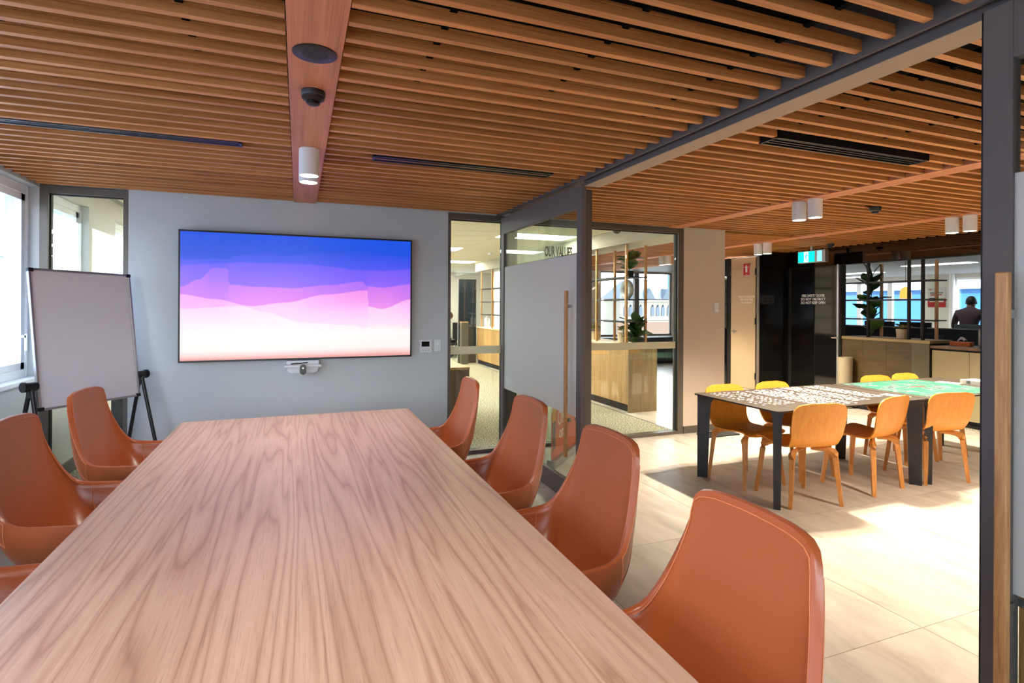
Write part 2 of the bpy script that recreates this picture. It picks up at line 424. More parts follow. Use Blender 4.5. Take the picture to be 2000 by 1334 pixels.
# ---- battened ceiling
PITCH = 0.1195
def slat_mesh(L):
    pts = [(-0.03, 0), (0, 0), (0, 0.026), (-0.004, 0.027), (-0.004, 0.030), (0, 0.031), (0, 0.042), (-0.03, 0.042), (-0.03, 0.031), (-0.026, 0.030), (-0.026, 0.027), (-0.03, 0.026)]
    mb = MB()
    n = len(pts)
    v = [(0, p[0], p[1]) for p in pts] + [(L, p[0], p[1]) for p in pts]
    mb.add(v, [tuple(range(n))[::-1], tuple(range(n, 2 * n))] + [(i, (i + 1) % n, n + (i + 1) % n, n + i) for i in range(n)])
    return mb.mesh('slat', M_slat)
def slat_field(parent, x0, x1, yfar, ya, yb, rails):
    me = slat_mesh(x1 - x0)
    k = math.floor((yb - yfar) / PITCH)
    y = yfar + k * PITCH
    while y - 0.03 >= ya:
        link('slat', me, parent, (x0, y, H)); y -= PITCH
    for xr in rails:
        MB().box(xr - 0.012, xr + 0.012, ya, yb, H + 0.033, H + 0.075).build('rail', M_void, parent)
ceil_m = struct(MB().box(-1.93, 1.90, -2.3, YB + 0.05, 2.62, 2.68).build('ceiling_meeting', M_void))
slat_field(ceil_m, -1.885, -0.046, 2.167, -0.9, 5.30, (-1.55, -0.95, -0.36))
slat_field(ceil_m, 0.150, 1.898, 1.183, -0.9, 5.30, (0.47, 1.05, 1.62))
MB().box(-0.042, 0.147, -2.0, 5.31, H - 0.004, H + 0.03).build('plank', M_plank, ceil_m, bevel=0.002)
ceil_l = struct(MB().box(2.08, 7.75, -2.3, YB + 0.05, 2.62, 2.68).box(4.87, 7.75, YB + 0.05, 12.6, 2.62, 2.68).build('ceiling_lobby', M_void))
slat_field(ceil_l, 2.095, 4.01, 1.21, -0.5, 5.30, (2.45, 3.1, 3.7))
slat_field(ceil_l, 4.20, 6.11, 1.18, 0.4, 5.30, (4.55, 5.2, 5.8))
slat_field(ceil_l, 4.90, 6.11, 1.18, 5.35, 12.5, (5.2, 5.8))
slat_field(ceil_l, 6.30, 7.70, 1.20, 1.0, 12.5, (6.6, 7.3))
MB().box(4.015, 4.195, -2.0, 5.31, H - 0.004, H + 0.03).build('plank', M_plank, ceil_l, bevel=0.002)
MB().box(6.115, 6.295, -2.0, 12.5, H - 0.004, H + 0.03).build('plank', M_plank, ceil_l, bevel=0.002)

# ---- walls of the meeting room
wb = struct(MB().box(-1.30, 1.385, YB, YB + 0.12, 0.0, 2.62).build('wall_back', M_wall))
struct(MB().box(-1.28, 1.37, YB - 0.012, YB, 0.0, 0.09).build('baseboard_back', M_frame))
# left window wall: spandrel under the sill, head, reveal, window run
wl = MB().box(-2.10, -1.89, -2.3, YB, 0.0, 0.93).box(-2.16, -1.89, -2.3, YB, 2.41, 2.75).box(-2.10, -1.885, YB, YB + 0.10, 0, 2.62)
wl.box(-2.10, -1.89, -2.3, -1.0, 0.93, 2.41)
struct(wl.build('wall_left', M_wall))
struct(MB().box(-1.91, -1.889, -1.0, YB, 0.0, 0.1).build('baseboard_left', M_frame))
struct(MB().box(-2.1, 1.9, -2.42, -2.3, 0, 0.8).box(-2.1, 1.9, -2.42, -2.3, 2.42, 2.75).box(-2.1, -1.75, -2.42, -2.3, 0.8, 2.42).box(0.55, 1.9, -2.42, -2.3, 0.8, 2.42).box(1.9, 12, -2.42, -2.3, 0, 2.75).build('wall_rear', M_wall))
wr = struct(link('added_rear_window', None, None, (-1.75, -2.36, 0)))  # unseen window added behind the camera to brighten the room from the front
MB().box(0, 2.3, -0.03, 0.03, 0.8, 0.86).box(0, 2.3, -0.03, 0.03, 2.36, 2.42).build('window_frame', M_white, wr)
for k in range(3): MB().box(max(0, 1.15 * k - 0.03), min(2.3, 1.15 * k + 0.03), -0.03, 0.03, 0.86, 2.36).build('mullion', M_white, wr)
for k in range(2): MB().box(1.15 * k + 0.03, 1.15 * k + 1.12, -0.004, 0.004, 0.86, 2.36).build('pane', M_glass_w, wr)
def window_run(name, x, y0, y1, z0, z1, n, first=None):
    w = struct(link(name, None, None, (x, y0, 0)))
    L = y1 - y0; fwid = 0.055
    MB().box(-0.03, 0.03, 0, L, z0, z0 + 0.06).box(-0.03, 0.03, 0, L, z1 - 0.07, z1).build('window_frame', M_white, w, bevel=0.004)
    MB().box(-0.02, 0.125, -0.02, L + 0.0, z0 - 0.035, z0).build('window_sill', M_white, w, bevel=0.006)
    for i in range(n + 1):
        yy = L * i / n
        MB().box(-0.03, 0.035, max(0, yy - 0.03), min(L, yy + 0.03), z0, z1).build('mullion', M_white, w, bevel=0.004)
    for i in range(n):
        a, b = L * i / n + 0.03, L * (i + 1) / n - 0.03
        fr = MB().box(-0.02, 0.02, a, a + fwid, z0 + 0.06, z1 - 0.07).box(-0.02, 0.02, b - fwid, b, z0 + 0.06, z1 - 0.07).box(-0.02, 0.02, a, b, z0 + 0.06, z0 + 0.11).box(-0.02, 0.02, a, b, z1 - 0.12, z1 - 0.07)
        fr = fr.build('sash', M_white, w)
        MB().box(-0.004, 0.004, a + fwid, b - fwid, z0 + 0.11, z1 - 0.12).build('pane', M_glass_w, w)
        MB().box(0.02, 0.05, b - 0.05, b - 0.03, 1.24, 1.26).box(0.04, 0.055, b - 0.05, b - 0.03, 1.14, 1.27).build('window_handle', M_white, fr)
    return w
window_run('window_1', -1.985, -1.0, YB, 0.94, 2.41, 5)
# ---- glazing in the back wall
def glazed(name, x0, x1, y, z1, jamb=(0.04, 0.05), joints=(), strip=True, lower=None):
    w = struct(link(name, None, None, (x0, y, 0)))
    L = x1 - x0
    fr = MB().box(0, jamb[0], 0, 0.10, 0, z1).box(L - jamb[1], L, 0, 0.10, 0, z1).box(jamb[0], L - jamb[1], 0, 0.10, z1 - 0.06, z1).box(jamb[0], L - jamb[1], 0, 0.10, 0, 0.035)
    fr.build('window_frame', M_frame, w, bevel=0.002)
    g = MB().box(jamb[0], jamb[0] + 0.008, 0.03, 0.07, 0.035, z1 - 0.06).box(L - jamb[1] - 0.008, L - jamb[1], 0.03, 0.07, 0.035, z1 - 0.06).box(jamb[0], L - jamb[1], 0.03, 0.07, z1 - 0.068, z1 - 0.06)
    g.build('gasket', M_seal, w)
    xs = [jamb[0] + 0.008] + [j - x0 for j in joints] + [L - jamb[1] - 0.008]
    for a, b in zip(xs[:-1], xs[1:]):
        p = MB().box(a + 0.001, b - 0.001, 0.046, 0.056, 0.035, z1 - 0.068).build('pane', M_glass, w)
        if strip: MB().box(a + 0.001, b - 0.001, 0.042, 0.0455, 1.01, 1.09).build('film_strip', M_filmstrip, p)
    return w
glazed('window_2', -1.885, -1.30, YB, H, jamb=(0.055, 0.035), strip=False)
glazed('window_3', 1.385, 2.02, YB, H, jamb=(0.03, 0.05))
glazed('window_4', 2.09, 4.255, YB, H, jamb=(0.04, 0.075), joints=(3.49,))
struct(MB().box(-2.0, 4.3, YB + 0.02, YB + 0.12, H, 2.75).build('wall_above_glazing', M_wall))
# right return wall (pillar) with skirting
struct(MB().box(4.255, 4.87, YB, YB + 0.14, 0, 2.62).build('wall_pillar', M_wall_w))
struct(MB().box(4.255, 4.875, YB - 0.012, YB, 0, 0.085).box(4.87, 4.882, YB - 0.012, YB + 0.14, 0, 0.085).build('baseboard_pillar', M_frame))
# ---- header over the sliding doors
hd = MB().box(1.90, 1.915, -2.3, YB, 2.412, 2.62).box(1.905, 2.08, -2.3, YB, 2.46, 2.62)
struct(hd.build('trim_2', M_header))
struct(MB().box(1.915, 1.952, -2.3, YB, 2.43, 2.46).build('trim_3', M_black))
struct(MB().box(1.952, 2.08, -2.3, 3.56, 2.384, 2.46).build('trim_4', M_soffit))
struct(MB().box(1.949, 1.952, -2.3, 3.56, 2.386, 2.43).build('trim_5', M_header))
# ---- sliding glass doors
def sliding_leaf(name, ya, yb, handle_y, hz0, hz1, x=1.95, top=2.40, lead=1):
    d = struct(link(name, None, None, (x, 0, 0)))
    st = 0.075
    MB().box(-0.02, 0.02, ya, ya + st, 0.012, top).build('stile', M_frame_d, d, bevel=0.002)
    MB().box(-0.02, 0.02, yb - st, yb, 0.012, top).build('stile', M_frame_d, d, bevel=0.002)
    MB().box(-0.02, 0.02, ya + st, yb - st, top - 0.17, top).build('top_rail', M_frame_d, d, bevel=0.002)
    MB().box(-0.02, 0.02, ya + st, yb - st, 0.012, 0.16).build('bottom_rail', M_frame_d, d, bevel=0.002)
    p = MB().box(-0.005, 0.005, ya + st, yb - st, 0.16, top - 0.17).build('pane', M_glass, d)
    MB().box(-0.0085, -0.006, ya + st, yb - st, 0.67, 1.895).build('frosted_film', M_film, p)
    for s in (-1, 1):
        hx = s * 0.062
        pts = [(hx - 0.011, handle_y - 0.016), (hx + 0.011, handle_y - 0.016), (hx + 0.011, handle_y + 0.016), (hx - 0.011, handle_y + 0.016)]
        h = MB().prism(pts, hz0, hz1, 'z').build('handle', M_handle, d, bevel=0.004)
        for zz in (hz0 + 0.28, hz1 - 0.12):
            MB().box(min(s * 0.02, s * 0.052), max(s * 0.02, s * 0.052), handle_y - 0.012, handle_y + 0.012, zz - 0.012, zz + 0.012).build('standoff', M_chrome, h)
    return d
sliding_leaf('door_1', 3.56, 5.27, 3.72, 0.36, 1.62)
d2 = sliding_leaf('door_2', -0.65, 1.032, 0.957, 0.36, 1.605)
MB().box(-0.012, 0.012, 1.032, 1.040, 0.012, 2.40).build('brush_seal', M_seal, d2)
# fixed screen behind the parked leaf
w = struct(link('window_5', None, None, (2.045, 0, 0)))
MB().box(-0.03, 0.03, 3.66, 3.72, 0, 2.384).box(-0.03, 0.03, 5.26, 5.32, 0, 2.384).box(-0.03, 0.03, 3.72, 5.26, 2.32, 2.384).box(-0.03, 0.03, 3.72, 5.26, 0, 0.03).build('window_frame', M_frame, w, bevel=0.002)
for a, b in ((3.72, 4.585), (4.588, 5.26)):
    MB().box(-0.005, 0.005, a, b, 0.03, 2.32).build('pane', M_glass, w)
w = struct(link('window_6', None, None, (2.045, 0, 0)))
MB().box(-0.03, 0.03, 0.86, 0.92, 0, 2.384).box(-0.03, 0.03, -0.8, 0.86, 2.32, 2.384).box(-0.03, 0.03, -0.8, 0.86, 0, 0.03).build('window_frame', M_frame, w, bevel=0.002)
MB().box(-0.005, 0.005, -0.8, 0.86, 0.03, 2.32).build('pane', M_glass, w)
struct(MB().box(1.91, 2.08, -2.3, -0.8, 0, 2.46).build('wall_right_rear', M_wall))
# ================================================================== MEETING ROOM THINGS
# ---- boardroom table
t = thing('boardroom_table', 'long rectangular timber boardroom table with straight grain and square corners', 'table', (0.03, 2.26, 0))
top = MB().box(-0.73, 0.73, -1.81, 1.81, 0.712, 0.74).build('tabletop', M_table, t, bevel=0.0025)
MB().box(-0.66, 0.66, -1.70, 1.70, 0.655, 0.712).build('subframe', M_steel_d, t)
for yy in (-1.25, 1.25):
    MB().box(-0.42, 0.42, yy - 0.20, yy + 0.20, 0.0, 0.655).build('pedestal', M_table, t, bevel=0.004)
# ---- leather tub chairs (front of the chair = +x)
RIM = [(-.318, 0, 1.006), (-.317, .085, 1.003), (-.314, .150, .995), (-.306, .193, .972), (-.290, .214, .900), (-.258, .239, .800), (-.212, .268, .695), (-.168, .289, .640), (-.100, .300, .622), (0.0, .303, .617), (.12, .294, .610), (.22, .272, .600), (.275, .246, .575)]
CTL = [(-.285, 0, .50), (-.285, .08, .50), (-.283, .145, .50), (-.278, .19, .50), (-.268, .225, .50), (-.250, .255, .49), (-.225, .280, .49), (-.18, .305, .48), (-.11, .320, .47), (0, .325, .46), (.12, .318, .46), (.23, .295, .46), (.30, .265, .45)]
BOT = [(-.130, 0, .36), (-.130, .05, .36), (-.128, .085, .36), (-.124, .115, .36), (-.115, .14, .36), (-.10, .16, .36), (-.08, .178, .36), (-.045, .192, .36), (0, .20, .36), (.06, .203, .36), (.12, .20, .36), (.17, .188, .36), (.20, .17, .36)]
NS = 25
rim_s, ctl_s, bot_s = spline(RIM, NS), spline(CTL, NS), spline(BOT, NS)
def lerp_list(ls, a):
    t_ = abs(a) * (NS - 1); i = min(int(t_), NS - 2); u = t_ - i
    p = ls[i].lerp(ls[i + 1], u)
    return Vector((p.x, p.y if a >= 0 else -p.y, p.z))
def shellP(a, v):
    Rm, Ct, Bt = lerp_list(rim_s, a), lerp_list(ctl_s, a), lerp_list(bot_s, a)
    return Bt * (1 - v) ** 2 + Ct * 2 * v * (1 - v) + Rm * v * v
def shellN(a, v):
    e = 0.01
    du = shellP(min(1, a + e), v) - shellP(max(-1, a - e), v)
    dv = shellP(a, min(1, v + e)) - shellP(a, max(0, v - e))
    n = du.cross(dv).normalized()
    c = Vector((-0.02, 0, 0.6)) - shellP(a, v); c.z = 0
    return n if n.dot(c) > 0 else -n
def chair_shell():
    mb = MB(); nu, nv = 49, 11
    outer = [[shellP(-1 + 2 * i / (nu - 1), j / (nv - 1)) for i in range(nu)] for j in range(nv)]
    inner = []
    for j in range(nv):
        row = []
        for i in range(nu):
            a, v = -1 + 2 * i / (nu - 1), j / (nv - 1)
            th = 0.024 + 0.034 * (1 - v)
            row.append(shellP(a, v) + shellN(a, v) * th)
        inner.append(row)
    rim = []
    for i in range(nu):
        o_, n_ = outer[-1][i], inner[-1][i]
        a = -1 + 2 * i / (nu - 1)
        upv = (shellP(a, 1) - shellP(a, 0.9)).normalized()
        rim.append((o_ + n_) / 2 + upv * 0.004)
    rows = outer + [rim] + inner[::-1]
    nr = len(rows)
    v = [p for r_ in rows for p in r_]
    f = [(j * nu + i, j * nu + i + 1, (j + 1) * nu + i + 1, (j + 1) * nu + i) for j in range(nr - 1) for i in range(nu - 1)]
    for side in (0, nu - 1):            # close the arm fronts
        for j in range(nv - 1):
            a, b = j * nu + side, (j + 1) * nu + side
            c, d = (nr - 2 - j) * nu + side, (nr - 1 - j) * nu + side
            f.append((a, b, c, d))
        f.append(((nv - 1) * nu + side, nv * nu + side, (nv + 1) * nu + side))
    # underside
    cb = len(v); v.append(Vector((0.02, 0, 0.345)))
    for i in range(nu - 1): f.append((i, i + 1, cb))
    f.append((nu - 1, 0, cb))
    mb.add(v, f)
    return mb
def make_tub():
    t = thing('tub_chair', 'tan leather tub chair', 'chair')
    sh = chair_shell().build('shell', M_leather, t, smooth=65)
    pip = MB()
    pts = [shellP(a, 1.0) * 0.995 + Vector((0, 0, 0.006)) for a in [-0.99 + 1.98 * i / 80 for i in range(81)]]
    st = MB()
    def inn(a, v): return shellP(a, v) + shellN(a, v) * (0.0252 + 0.034 * (1 - v))
    st.tube([inn(a, 0.982) for a in [-0.62 + 1.24 * i / 60 for i in range(61)]], 0.0016, 5)
    for s in (-1, 1):
        st.tube([inn(s * 0.66, v) for v in [0.25 + 0.07 * i for i in range(11)]], 0.0018, 5)
        st.tube([inn(s * (0.66 + 0.022 * i), 0.96) for i in range(13)], 0.0016, 5)
    st.build('stitching', M_stitch, sh)
    se = MB()
    se.tube([shellP(a, 0.70) - shellN(a, 0.70) * 0.0005 for a in [-0.58 + 1.16 * i / 50 for i in range(51)]], 0.0022, 5)
    for s in (-1, 1):
        se.tube([shellP(s * 0.58, v) - shellN(s * 0.58, v) * 0.0005 for v in (0.70, 0.78, 0.86, 0.94, 1.0)], 0.0022, 5)
        se.tube([shellP(s * a, 0.985) - shellN(s * a, 0.985) * 0.0008 for a in [0.30 + 0.28 * i / 16 for i in range(17)]], 0.0018, 5)
    se.build('seam', M_stitch, sh)
    def cush(u, v):
        x = -0.17 + 0.40 * u; y = -0.215 + 0.43 * v
        w_ = (1 - abs(2 * u - 1) ** 5) * (1 - abs(2 * v - 1) ** 5)
        return (x, y * (0.86 + 0.14 * min(1, u * 2.2)), 0.40 + 0.055 * w_)
    cu = MB().grid(cush, 21, 19).build('seat_cushion', M_leather, t, smooth=80)
    cu.modifiers.new('solid', 'SOLIDIFY').thickness = 0.05
    MB().lathe([(0.03, 0.07), (0.03, 0.30), (0.055, 0.33), (0.09, 0.352)], 20).build('column', M_chrome, t, smooth=40)
    for k in range(4):
        a = R(45 + 90 * k); c_, s_ = math.cos(a), math.sin(a)
        lg = MB().tube([(0.02 * c_, 0.02 * s_, 0.085), (0.15 * c_, 0.15 * s_, 0.062), (0.29 * c_, 0.29 * s_, 0.026)], 0.016, 8, rs=[0.022, 0.017, 0.012]).build('leg', M_chrome, t, smooth=40)
        MB().lathe([(0.018, 0.0), (0.018, 0.018), (0.008, 0.02)], 12, (0.285 * c_, 0.285 * s_, 0)).build('glide', M_pl_black, lg)
    return t
TUBS = [
    ((0.755, 1.06), 180, 'tan leather tub chair nearest the camera on the glass door side'),
    ((0.865, 1.90), 181, 'tan leather tub chair second nearest on the glass door side'),
    ((0.875, 2.72), 182, 'tan leather tub chair second from the screen on the glass door side'),
    ((0.80, 3.60), 178, 'tan leather tub chair closest to the wall screen on the glass door side'),
    ((-0.855, 3.84), -7, 'tan leather tub chair in front of the whiteboard easel'),
    ((-0.865, 2.97), -6, 'tan leather tub chair with dark red back cut by left photo edge'),
    ((-0.835, 2.02), -2, 'tan leather tub chair with only its arm showing at lower left'),
]
tub0 = make_tub()
for i, ((x, y), rz, lb) in enumerate(TUBS):
    o = tub0 if i == 0 else copy_tree(tub0)
    o.location = (x, y, 0); o.rotation_euler = (0, 0, R(rz)); tag(o, lb, 'chair', 'leather tub chairs round the boardroom table')
# ---- wall screen
SX0, SX1, SZ0, SZ1 = -0.918, 0.995, 1.030, 2.112
t = thing('wall_screen', 'large wall-mounted display showing a blue to pink wave picture', 'television', (0.04, 5.255, 1.57))
MB().box(-0.972, 0.972, -0.012, 0.045, -0.556, 0.556).build('bezel', M_pl_black, t, bevel=0.003)
MB().box(-0.30, 0.30, 0.045, 0.065, -0.2, 0.2).build('wall_bracket', M_steel_d, t)
def sstep(e0, e1, x):
    q = max(0, min(1, (x - e0) / (e1 - e0))); return q * q * (3 - 2 * q)
def mixc(a, b, f): return [a[i] + (b[i] - a[i]) * f for i in range(3)]
def pw(pts, x):
    for (x0, y0), (x1, y1) in zip(pts[:-1], pts[1:]):
        if x <= x1:
            u = max(0, (x - x0) / (x1 - x0)); u = u * u * (3 - 2 * u); return y0 + (y1 - y0) * u
    return pts[-1][1]
def screen_col(u, v):
    """u left to right, v top to bottom; sRGB 0-255"""
    base = [(0.0, (8, 82, 232)), (0.12, (22, 80, 226)), (0.20, (66, 84, 240)), (0.30, (116, 92, 250)), (0.40, (158, 106, 250)), (0.49, (214, 124, 242)), (0.57, (248, 152, 240)), (0.65, (252, 200, 250)), (0.75, (255, 232, 246)), (0.85, (255, 250, 248)), (0.94, (255, 244, 240)), (0.98, (250, 206, 204)), (1.0, (236, 166, 160))]
    def grad(q):
        for (p0, c0), (p1, c1) in zip(base[:-1], base[1:]):
            if q <= p1: return mixc(c0, c1, max(0, (q - p0) / (p1 - p0)))
        return base[-1][1]
    edges = [
        ([(0, .215), (.19, .21), (.21, .175), (.385, .125), (.39, .165), (.60, .125), (.78, .105), (1, .135)], 0.05),
        ([(0, .26), (.20, .235), (.22, .225), (.50, .225), (.66, .245), (.72, .265), (.86, .265), (1, .245)], 0.055),
        ([(0, .43), (.07, .37), (.13, .275), (.185, .28), (.19, .405), (.30, .42), (.45, .425), (.62, .395), (.765, .36), (.79, .40), (.86, .41), (1, .375)], 0.085),
        ([(0, .485), (.13, .52), (.28, .575), (.42, .545), (.60, .475), (.79, .435), (.797, .575), (.86, .595), (1, .51)], 0.095),
        ([(0, .60), (.24, .575), (.33, .62), (.50, .71), (.735, .735), (.745, .755), (.9, .75), (1, .76)], 0.05),
    ]
    q = v
    for pts, amp in edges:
        e = pw(pts, u); d = v - e
        f_ = sstep(-0.005, 0.005, d)
        q += amp * ((1 - f_) * -0.55 * math.exp(min(0, d) / 0.10) + f_ * 0.75 * math.exp(-max(0, d) / 0.14))
    return grad(max(0, min(1, q)))
nu, nv = 340, 200
mb = MB().grid(lambda i, j: (-0.957 + 1.914 * i, -0.0135, 0.541 - 1.082 * j), nu, nv)
me = mb.mesh('screen', M_pl_black)
ca = me.color_attributes.new('picture', 'FLOAT_COLOR', 'POINT')
for k, vv in enumerate(me.vertices):
    u_, v_ = (vv.co.x + 0.957) / 1.914, (0.541 - vv.co.z) / 1.082
    c = screen_col(u_, v_)
    ca.data[k].color = (lin(c[0]), lin(c[1]), lin(c[2]), 1)
ms = bpy.data.materials.new('screen_picture'); ms.use_nodes = True
N = ms.node_tree.nodes; L = ms.node_tree.links; b = N['Principled BSDF']
at_ = N.new('ShaderNodeAttribute'); at_.attribute_name = 'picture'
b.inputs['Base Color'].default_value = (0.01, 0.01, 0.01, 1); b.inputs['Roughness'].default_value = 0.3
L.new(at_.outputs['Color'], b.inputs['Emission Color']); b.inputs['Emission Strength'].default_value = 0.46
me.materials[0] = ms
link('screen', me, t)
# ---- conference camera under the screen
t = thing('conference_camera', 'white conference camera with black oval lens on shelf under the screen', 'camera', (0.04, 5.20, 0.96))
MB().prism([(-0.135, 0.045), (-0.135, 0.0), (-0.125, -0.055), (-0.10, -0.068), (0.10, -0.068), (0.125, -0.055), (0.135, 0.0), (0.135, 0.045)], 0.05, 0.115, 'y').build('mount_plate', M_pl_white, t, bevel=0.004)
MB().box(-0.155, 0.155, -0.02, 0.10, -0.012, 0.012).build('shelf', M_pl_white, t, bevel=0.008)
MB().tube([(-0.10, 0.03, 0.018), (-0.05, 0.02, 0.024), (-0.02, 0.025, 0.022), (0.04, 0.03, 0.028)], 0.005, 6).build('cable', M_pl_black, t)
oval = [(0.028 * math.cos(a) , 0.016 * (1 if math.sin(a) >= 0 else -1) + 0.030 * math.sin(a)) for a in [2 * math.pi * i / 32 for i in range(32)]]
MB().prism([(p[0] * 1.16, p[1] * 1.1 - 0.025) for p in oval], -0.055, -0.02, 'y').build('housing', M_pl_white, t, smooth=40)
fc = MB().prism([(p[0], p[1] - 0.025) for p in oval], -0.060, -0.054, 'y').build('face', M_gloss_blk, t, smooth=40)
MB().lathe([(0.008, -0.063), (0.008, -0.059), (0.004, -0.0585)], 16, (0, 0, -0.012), 'y').build('lens', M_chrome, fc)
# ---- wall controls
t = thing('wall_controller', 'white wall controller with small black display beside the screen', 'control panel', (1.16, YB, 1.105))
MB().box(-0.06, 0.06, -0.022, 0, -0.063, 0.063).build('plate', M_pl_white, t, bevel=0.004)
MB().box(-0.04, 0.037, -0.0235, -0.022, -0.004, 0.045).build('display', M_gloss_blk, t)
for k in range(3): MB().box(-0.032 + k * 0.026, -0.018 + k * 0.026, -0.0235, -0.022, -0.045, -0.039).build('button', M_alu, t)
t = thing('light_switch', 'white light switch plate beside the glazing of the screen wall', 'switch', (1.28, YB, 1.11))
MB().box(-0.035, 0.035, -0.012, 0, -0.058, 0.058).build('plate', M_pl_white, t, bevel=0.004)
MB().box(-0.008, 0.008, -0.015, -0.012, 0.008, 0.03).build('rocker', M_white, t)
t = thing('light_switch', 'white light switch plate on the beige pillar wall by the lobby', 'switch', (4.735, YB, 1.50))
MB().box(-0.036, 0.036, -0.012, 0, -0.06, 0.06).build('plate', M_pl_white, t, bevel=0.004)
MB().box(-0.01, 0.01, -0.015, -0.012, -0.05, -0.035).build('rocker', M_white, t)
# ---- whiteboard easel
TL, TR_, BL = Vector((-1.735, 4.62, 1.742)), Vector((-1.290, 5.188, 1.735)), Vector((-1.598, 4.587, 0.780))
ex = (TR_ - TL); ez = (TL - BL)
wW, wH = ex.length, ez.length
ex.normalize(); ez = (ez - ex * ez.dot(ex)).normalized(); ey = ez.cross(ex).normalized()
ctr = BL + (TL - BL) / 2 + (TR_ - TL) / 2
t = thing('whiteboard_easel', 'free-standing whiteboard on black folding tripod stand in the corner', 'whiteboard', (ctr.x, ctr.y, 0))
Mw = Matrix((ex, ey, ez)).transposed().to_4x4()
def wloc(o, p):
    o.matrix_parent_inverse = Matrix.Identity(4)
    o.matrix_local = Matrix.Translation((0, 0, ctr.z)) @ Mw
    return o
hw, hh = wW / 2, wH / 2
bd = wloc(MB().box(-hw + 0.01, hw - 0.01, -0.006, 0.006, -hh + 0.01, hh - 0.01).build('board', M_board, t), 0)
fr = MB().box(-hw, hw, -0.014, 0.010, hh - 0.016, hh).box(-hw, hw, -0.014, 0.010, -hh, -hh + 0.016).box(-hw, -hw + 0.016, -0.014, 0.010, -hh + 0.016, hh - 0.016).box(hw - 0.016, hw, -0.014, 0.010, -hh + 0.016, hh - 0.016)
fr = wloc(fr.build('frame', M_alu, t, bevel=0.003), 0)
for sx in (-1, 1):
    for sz in (-1, 1):
        MB().box(min(sx * hw, sx * (hw - 0.03)) - (0.002), max(sx * hw, sx * (hw - 0.03)) + 0.002, -0.017, 0.013, min(sz * hh, sz * (hh - 0.022)) - 0.002, max(sz * hh, sz * (hh - 0.022)) + 0.002).build('corner_cap', M_pl_black, fr, bevel=0.004)
c0 = Vector((0, 0, ctr.z))
for sx in (-1, 1):
    piv = c0 + ex * sx * (hw + 0.03) + ez * (-hh + 0.17)
    hub = MB().tube([piv - ex * 0.035, piv + ex * 0.035], 0.028, 16).tube([piv + ex * sx * 0.035, piv + ex * sx * 0.05], 0.034, 16).box(piv.x - 0.018, piv.x + 0.018, piv.y - 0.018, piv.y + 0.018, piv.z - 0.075, piv.z - 0.01)
    hub.build('pivot_knob', M_pl_black, t, smooth=40)
    n0 = Vector((ex.y, -ex.x, 0)).normalized()
    for s in (-1, 1):
        foot = Vector((piv.x, piv.y, 0)) + n0 * s * 0.24 + ex * sx * 0.02
        foot.z = 0.012
        MB().tube([piv + Vector((0, 0, -0.03)) + n0 * s * 0.012, foot], 0.0135, 10).tube([foot - Vector((0, 0, 0.012)), foot + Vector((0, 0, 0.03))], 0.017, 10).build('leg', M_pl_black, t, smooth=40)
pa, pb = c0 - ex * hw + ez * (-hh + 0.17), c0 + ex * hw + ez * (-hh + 0.17)
MB().tube([pa - ey * -0.02, pb - ey * -0.02], 0.01, 8).build('cross_bar', M_pl_black, t)
# ---- ceiling fittings
def downlight(x, y, watts, label, group, warm=(1.0, 0.86, 0.64), size=112, hide=False):
    t = thing('surface_downlight', label, 'ceiling light', (x, y, H - 0.004), 0, group)
    MB().lathe([(0.054, 0.0), (0.0575, -0.004), (0.0575, -0.156), (0.052, -0.160), (0.050, -0.158), (0.050, -0.145), (0.0, -0.145)], 32).build('body', M_pl_white, t, smooth=40)
    MB().lathe([(0.049, -0.149), (0.049, -0.152), (0.001, -0.154)], 24).build('lens', M_lensglow, t)
    l = bpy.data.lights.new('lamp_light', 'SPOT'); l.energy = watts; l.color = warm; l.spot_size = R(size); l.spot_blend = 0.7; l.shadow_soft_size = 0.035
    link('lamp_light', l, t, (0, 0, -0.168))
    return t
downlight(0.055, 3.47, W_MEET, 'white cylinder ceiling light above the boardroom table, nearer of the pair', 'meeting room lights', (1, .93, .84))
downlight(0.055, 3.66, W_MEET, 'white cylinder ceiling light above the boardroom table, closer to the screen', 'meeting room lights', (1, .93, .84))
downlight(0.055, 0.92, W_MEET, 'added white cylinder ceiling light above the near table end, out of view', 'meeting room lights', (1, .93, .84))  # this lamp and the next: unseen pair added to raise the room's brightness
downlight(0.055, 1.11, W_MEET, 'added white cylinder ceiling light, second of the unseen pair over the near table end', 'meeting room lights', (1, .93, .84))
G = 'lobby lights'
downlight(4.10, 3.42, W_OPEN, 'right-hand white cylinder ceiling light over the loose puzzle pieces', G)
downlight(4.10, 3.58, W_OPEN, 'left-hand white cylinder ceiling light over the loose puzzle pieces', G)
downlight(6.20, 3.42, W_OPEN, 'rightmost white cylinder ceiling light beside the near door post', G)
downlight(6.20, 3.58, W_OPEN, 'white cylinder ceiling light, left of the pair beside the near door post', G)
downlight(6.24, 5.98, W_OPEN, 'white cylinder ceiling light by the service door, right of its pair', G)
downlight(6.24, 6.15, W_OPEN, 'white cylinder ceiling light by the service door, left of its pair', G)
for x in (4.10, 6.20):  # two unseen lamp pairs added to brighten the near lobby floor
    for y in (0.90, 1.06):
        downlight(x, y, W_OPEN, 'added white cylinder ceiling light out of view, %s of the %s pair' % ('front' if y < 1 else 'back', 'nearer' if x < 5 else 'farther'), G)
t = thing('ceiling_speaker', 'round black ceiling speaker grille set flush in the timber plank', 'speaker', (0.052, 2.145, H - 0.004))
MB().lathe([(0.079, 0.0), (0.079, -0.003), (0.074, -0.005)], 40).build('ring', M_pl_black, t, smooth=40)
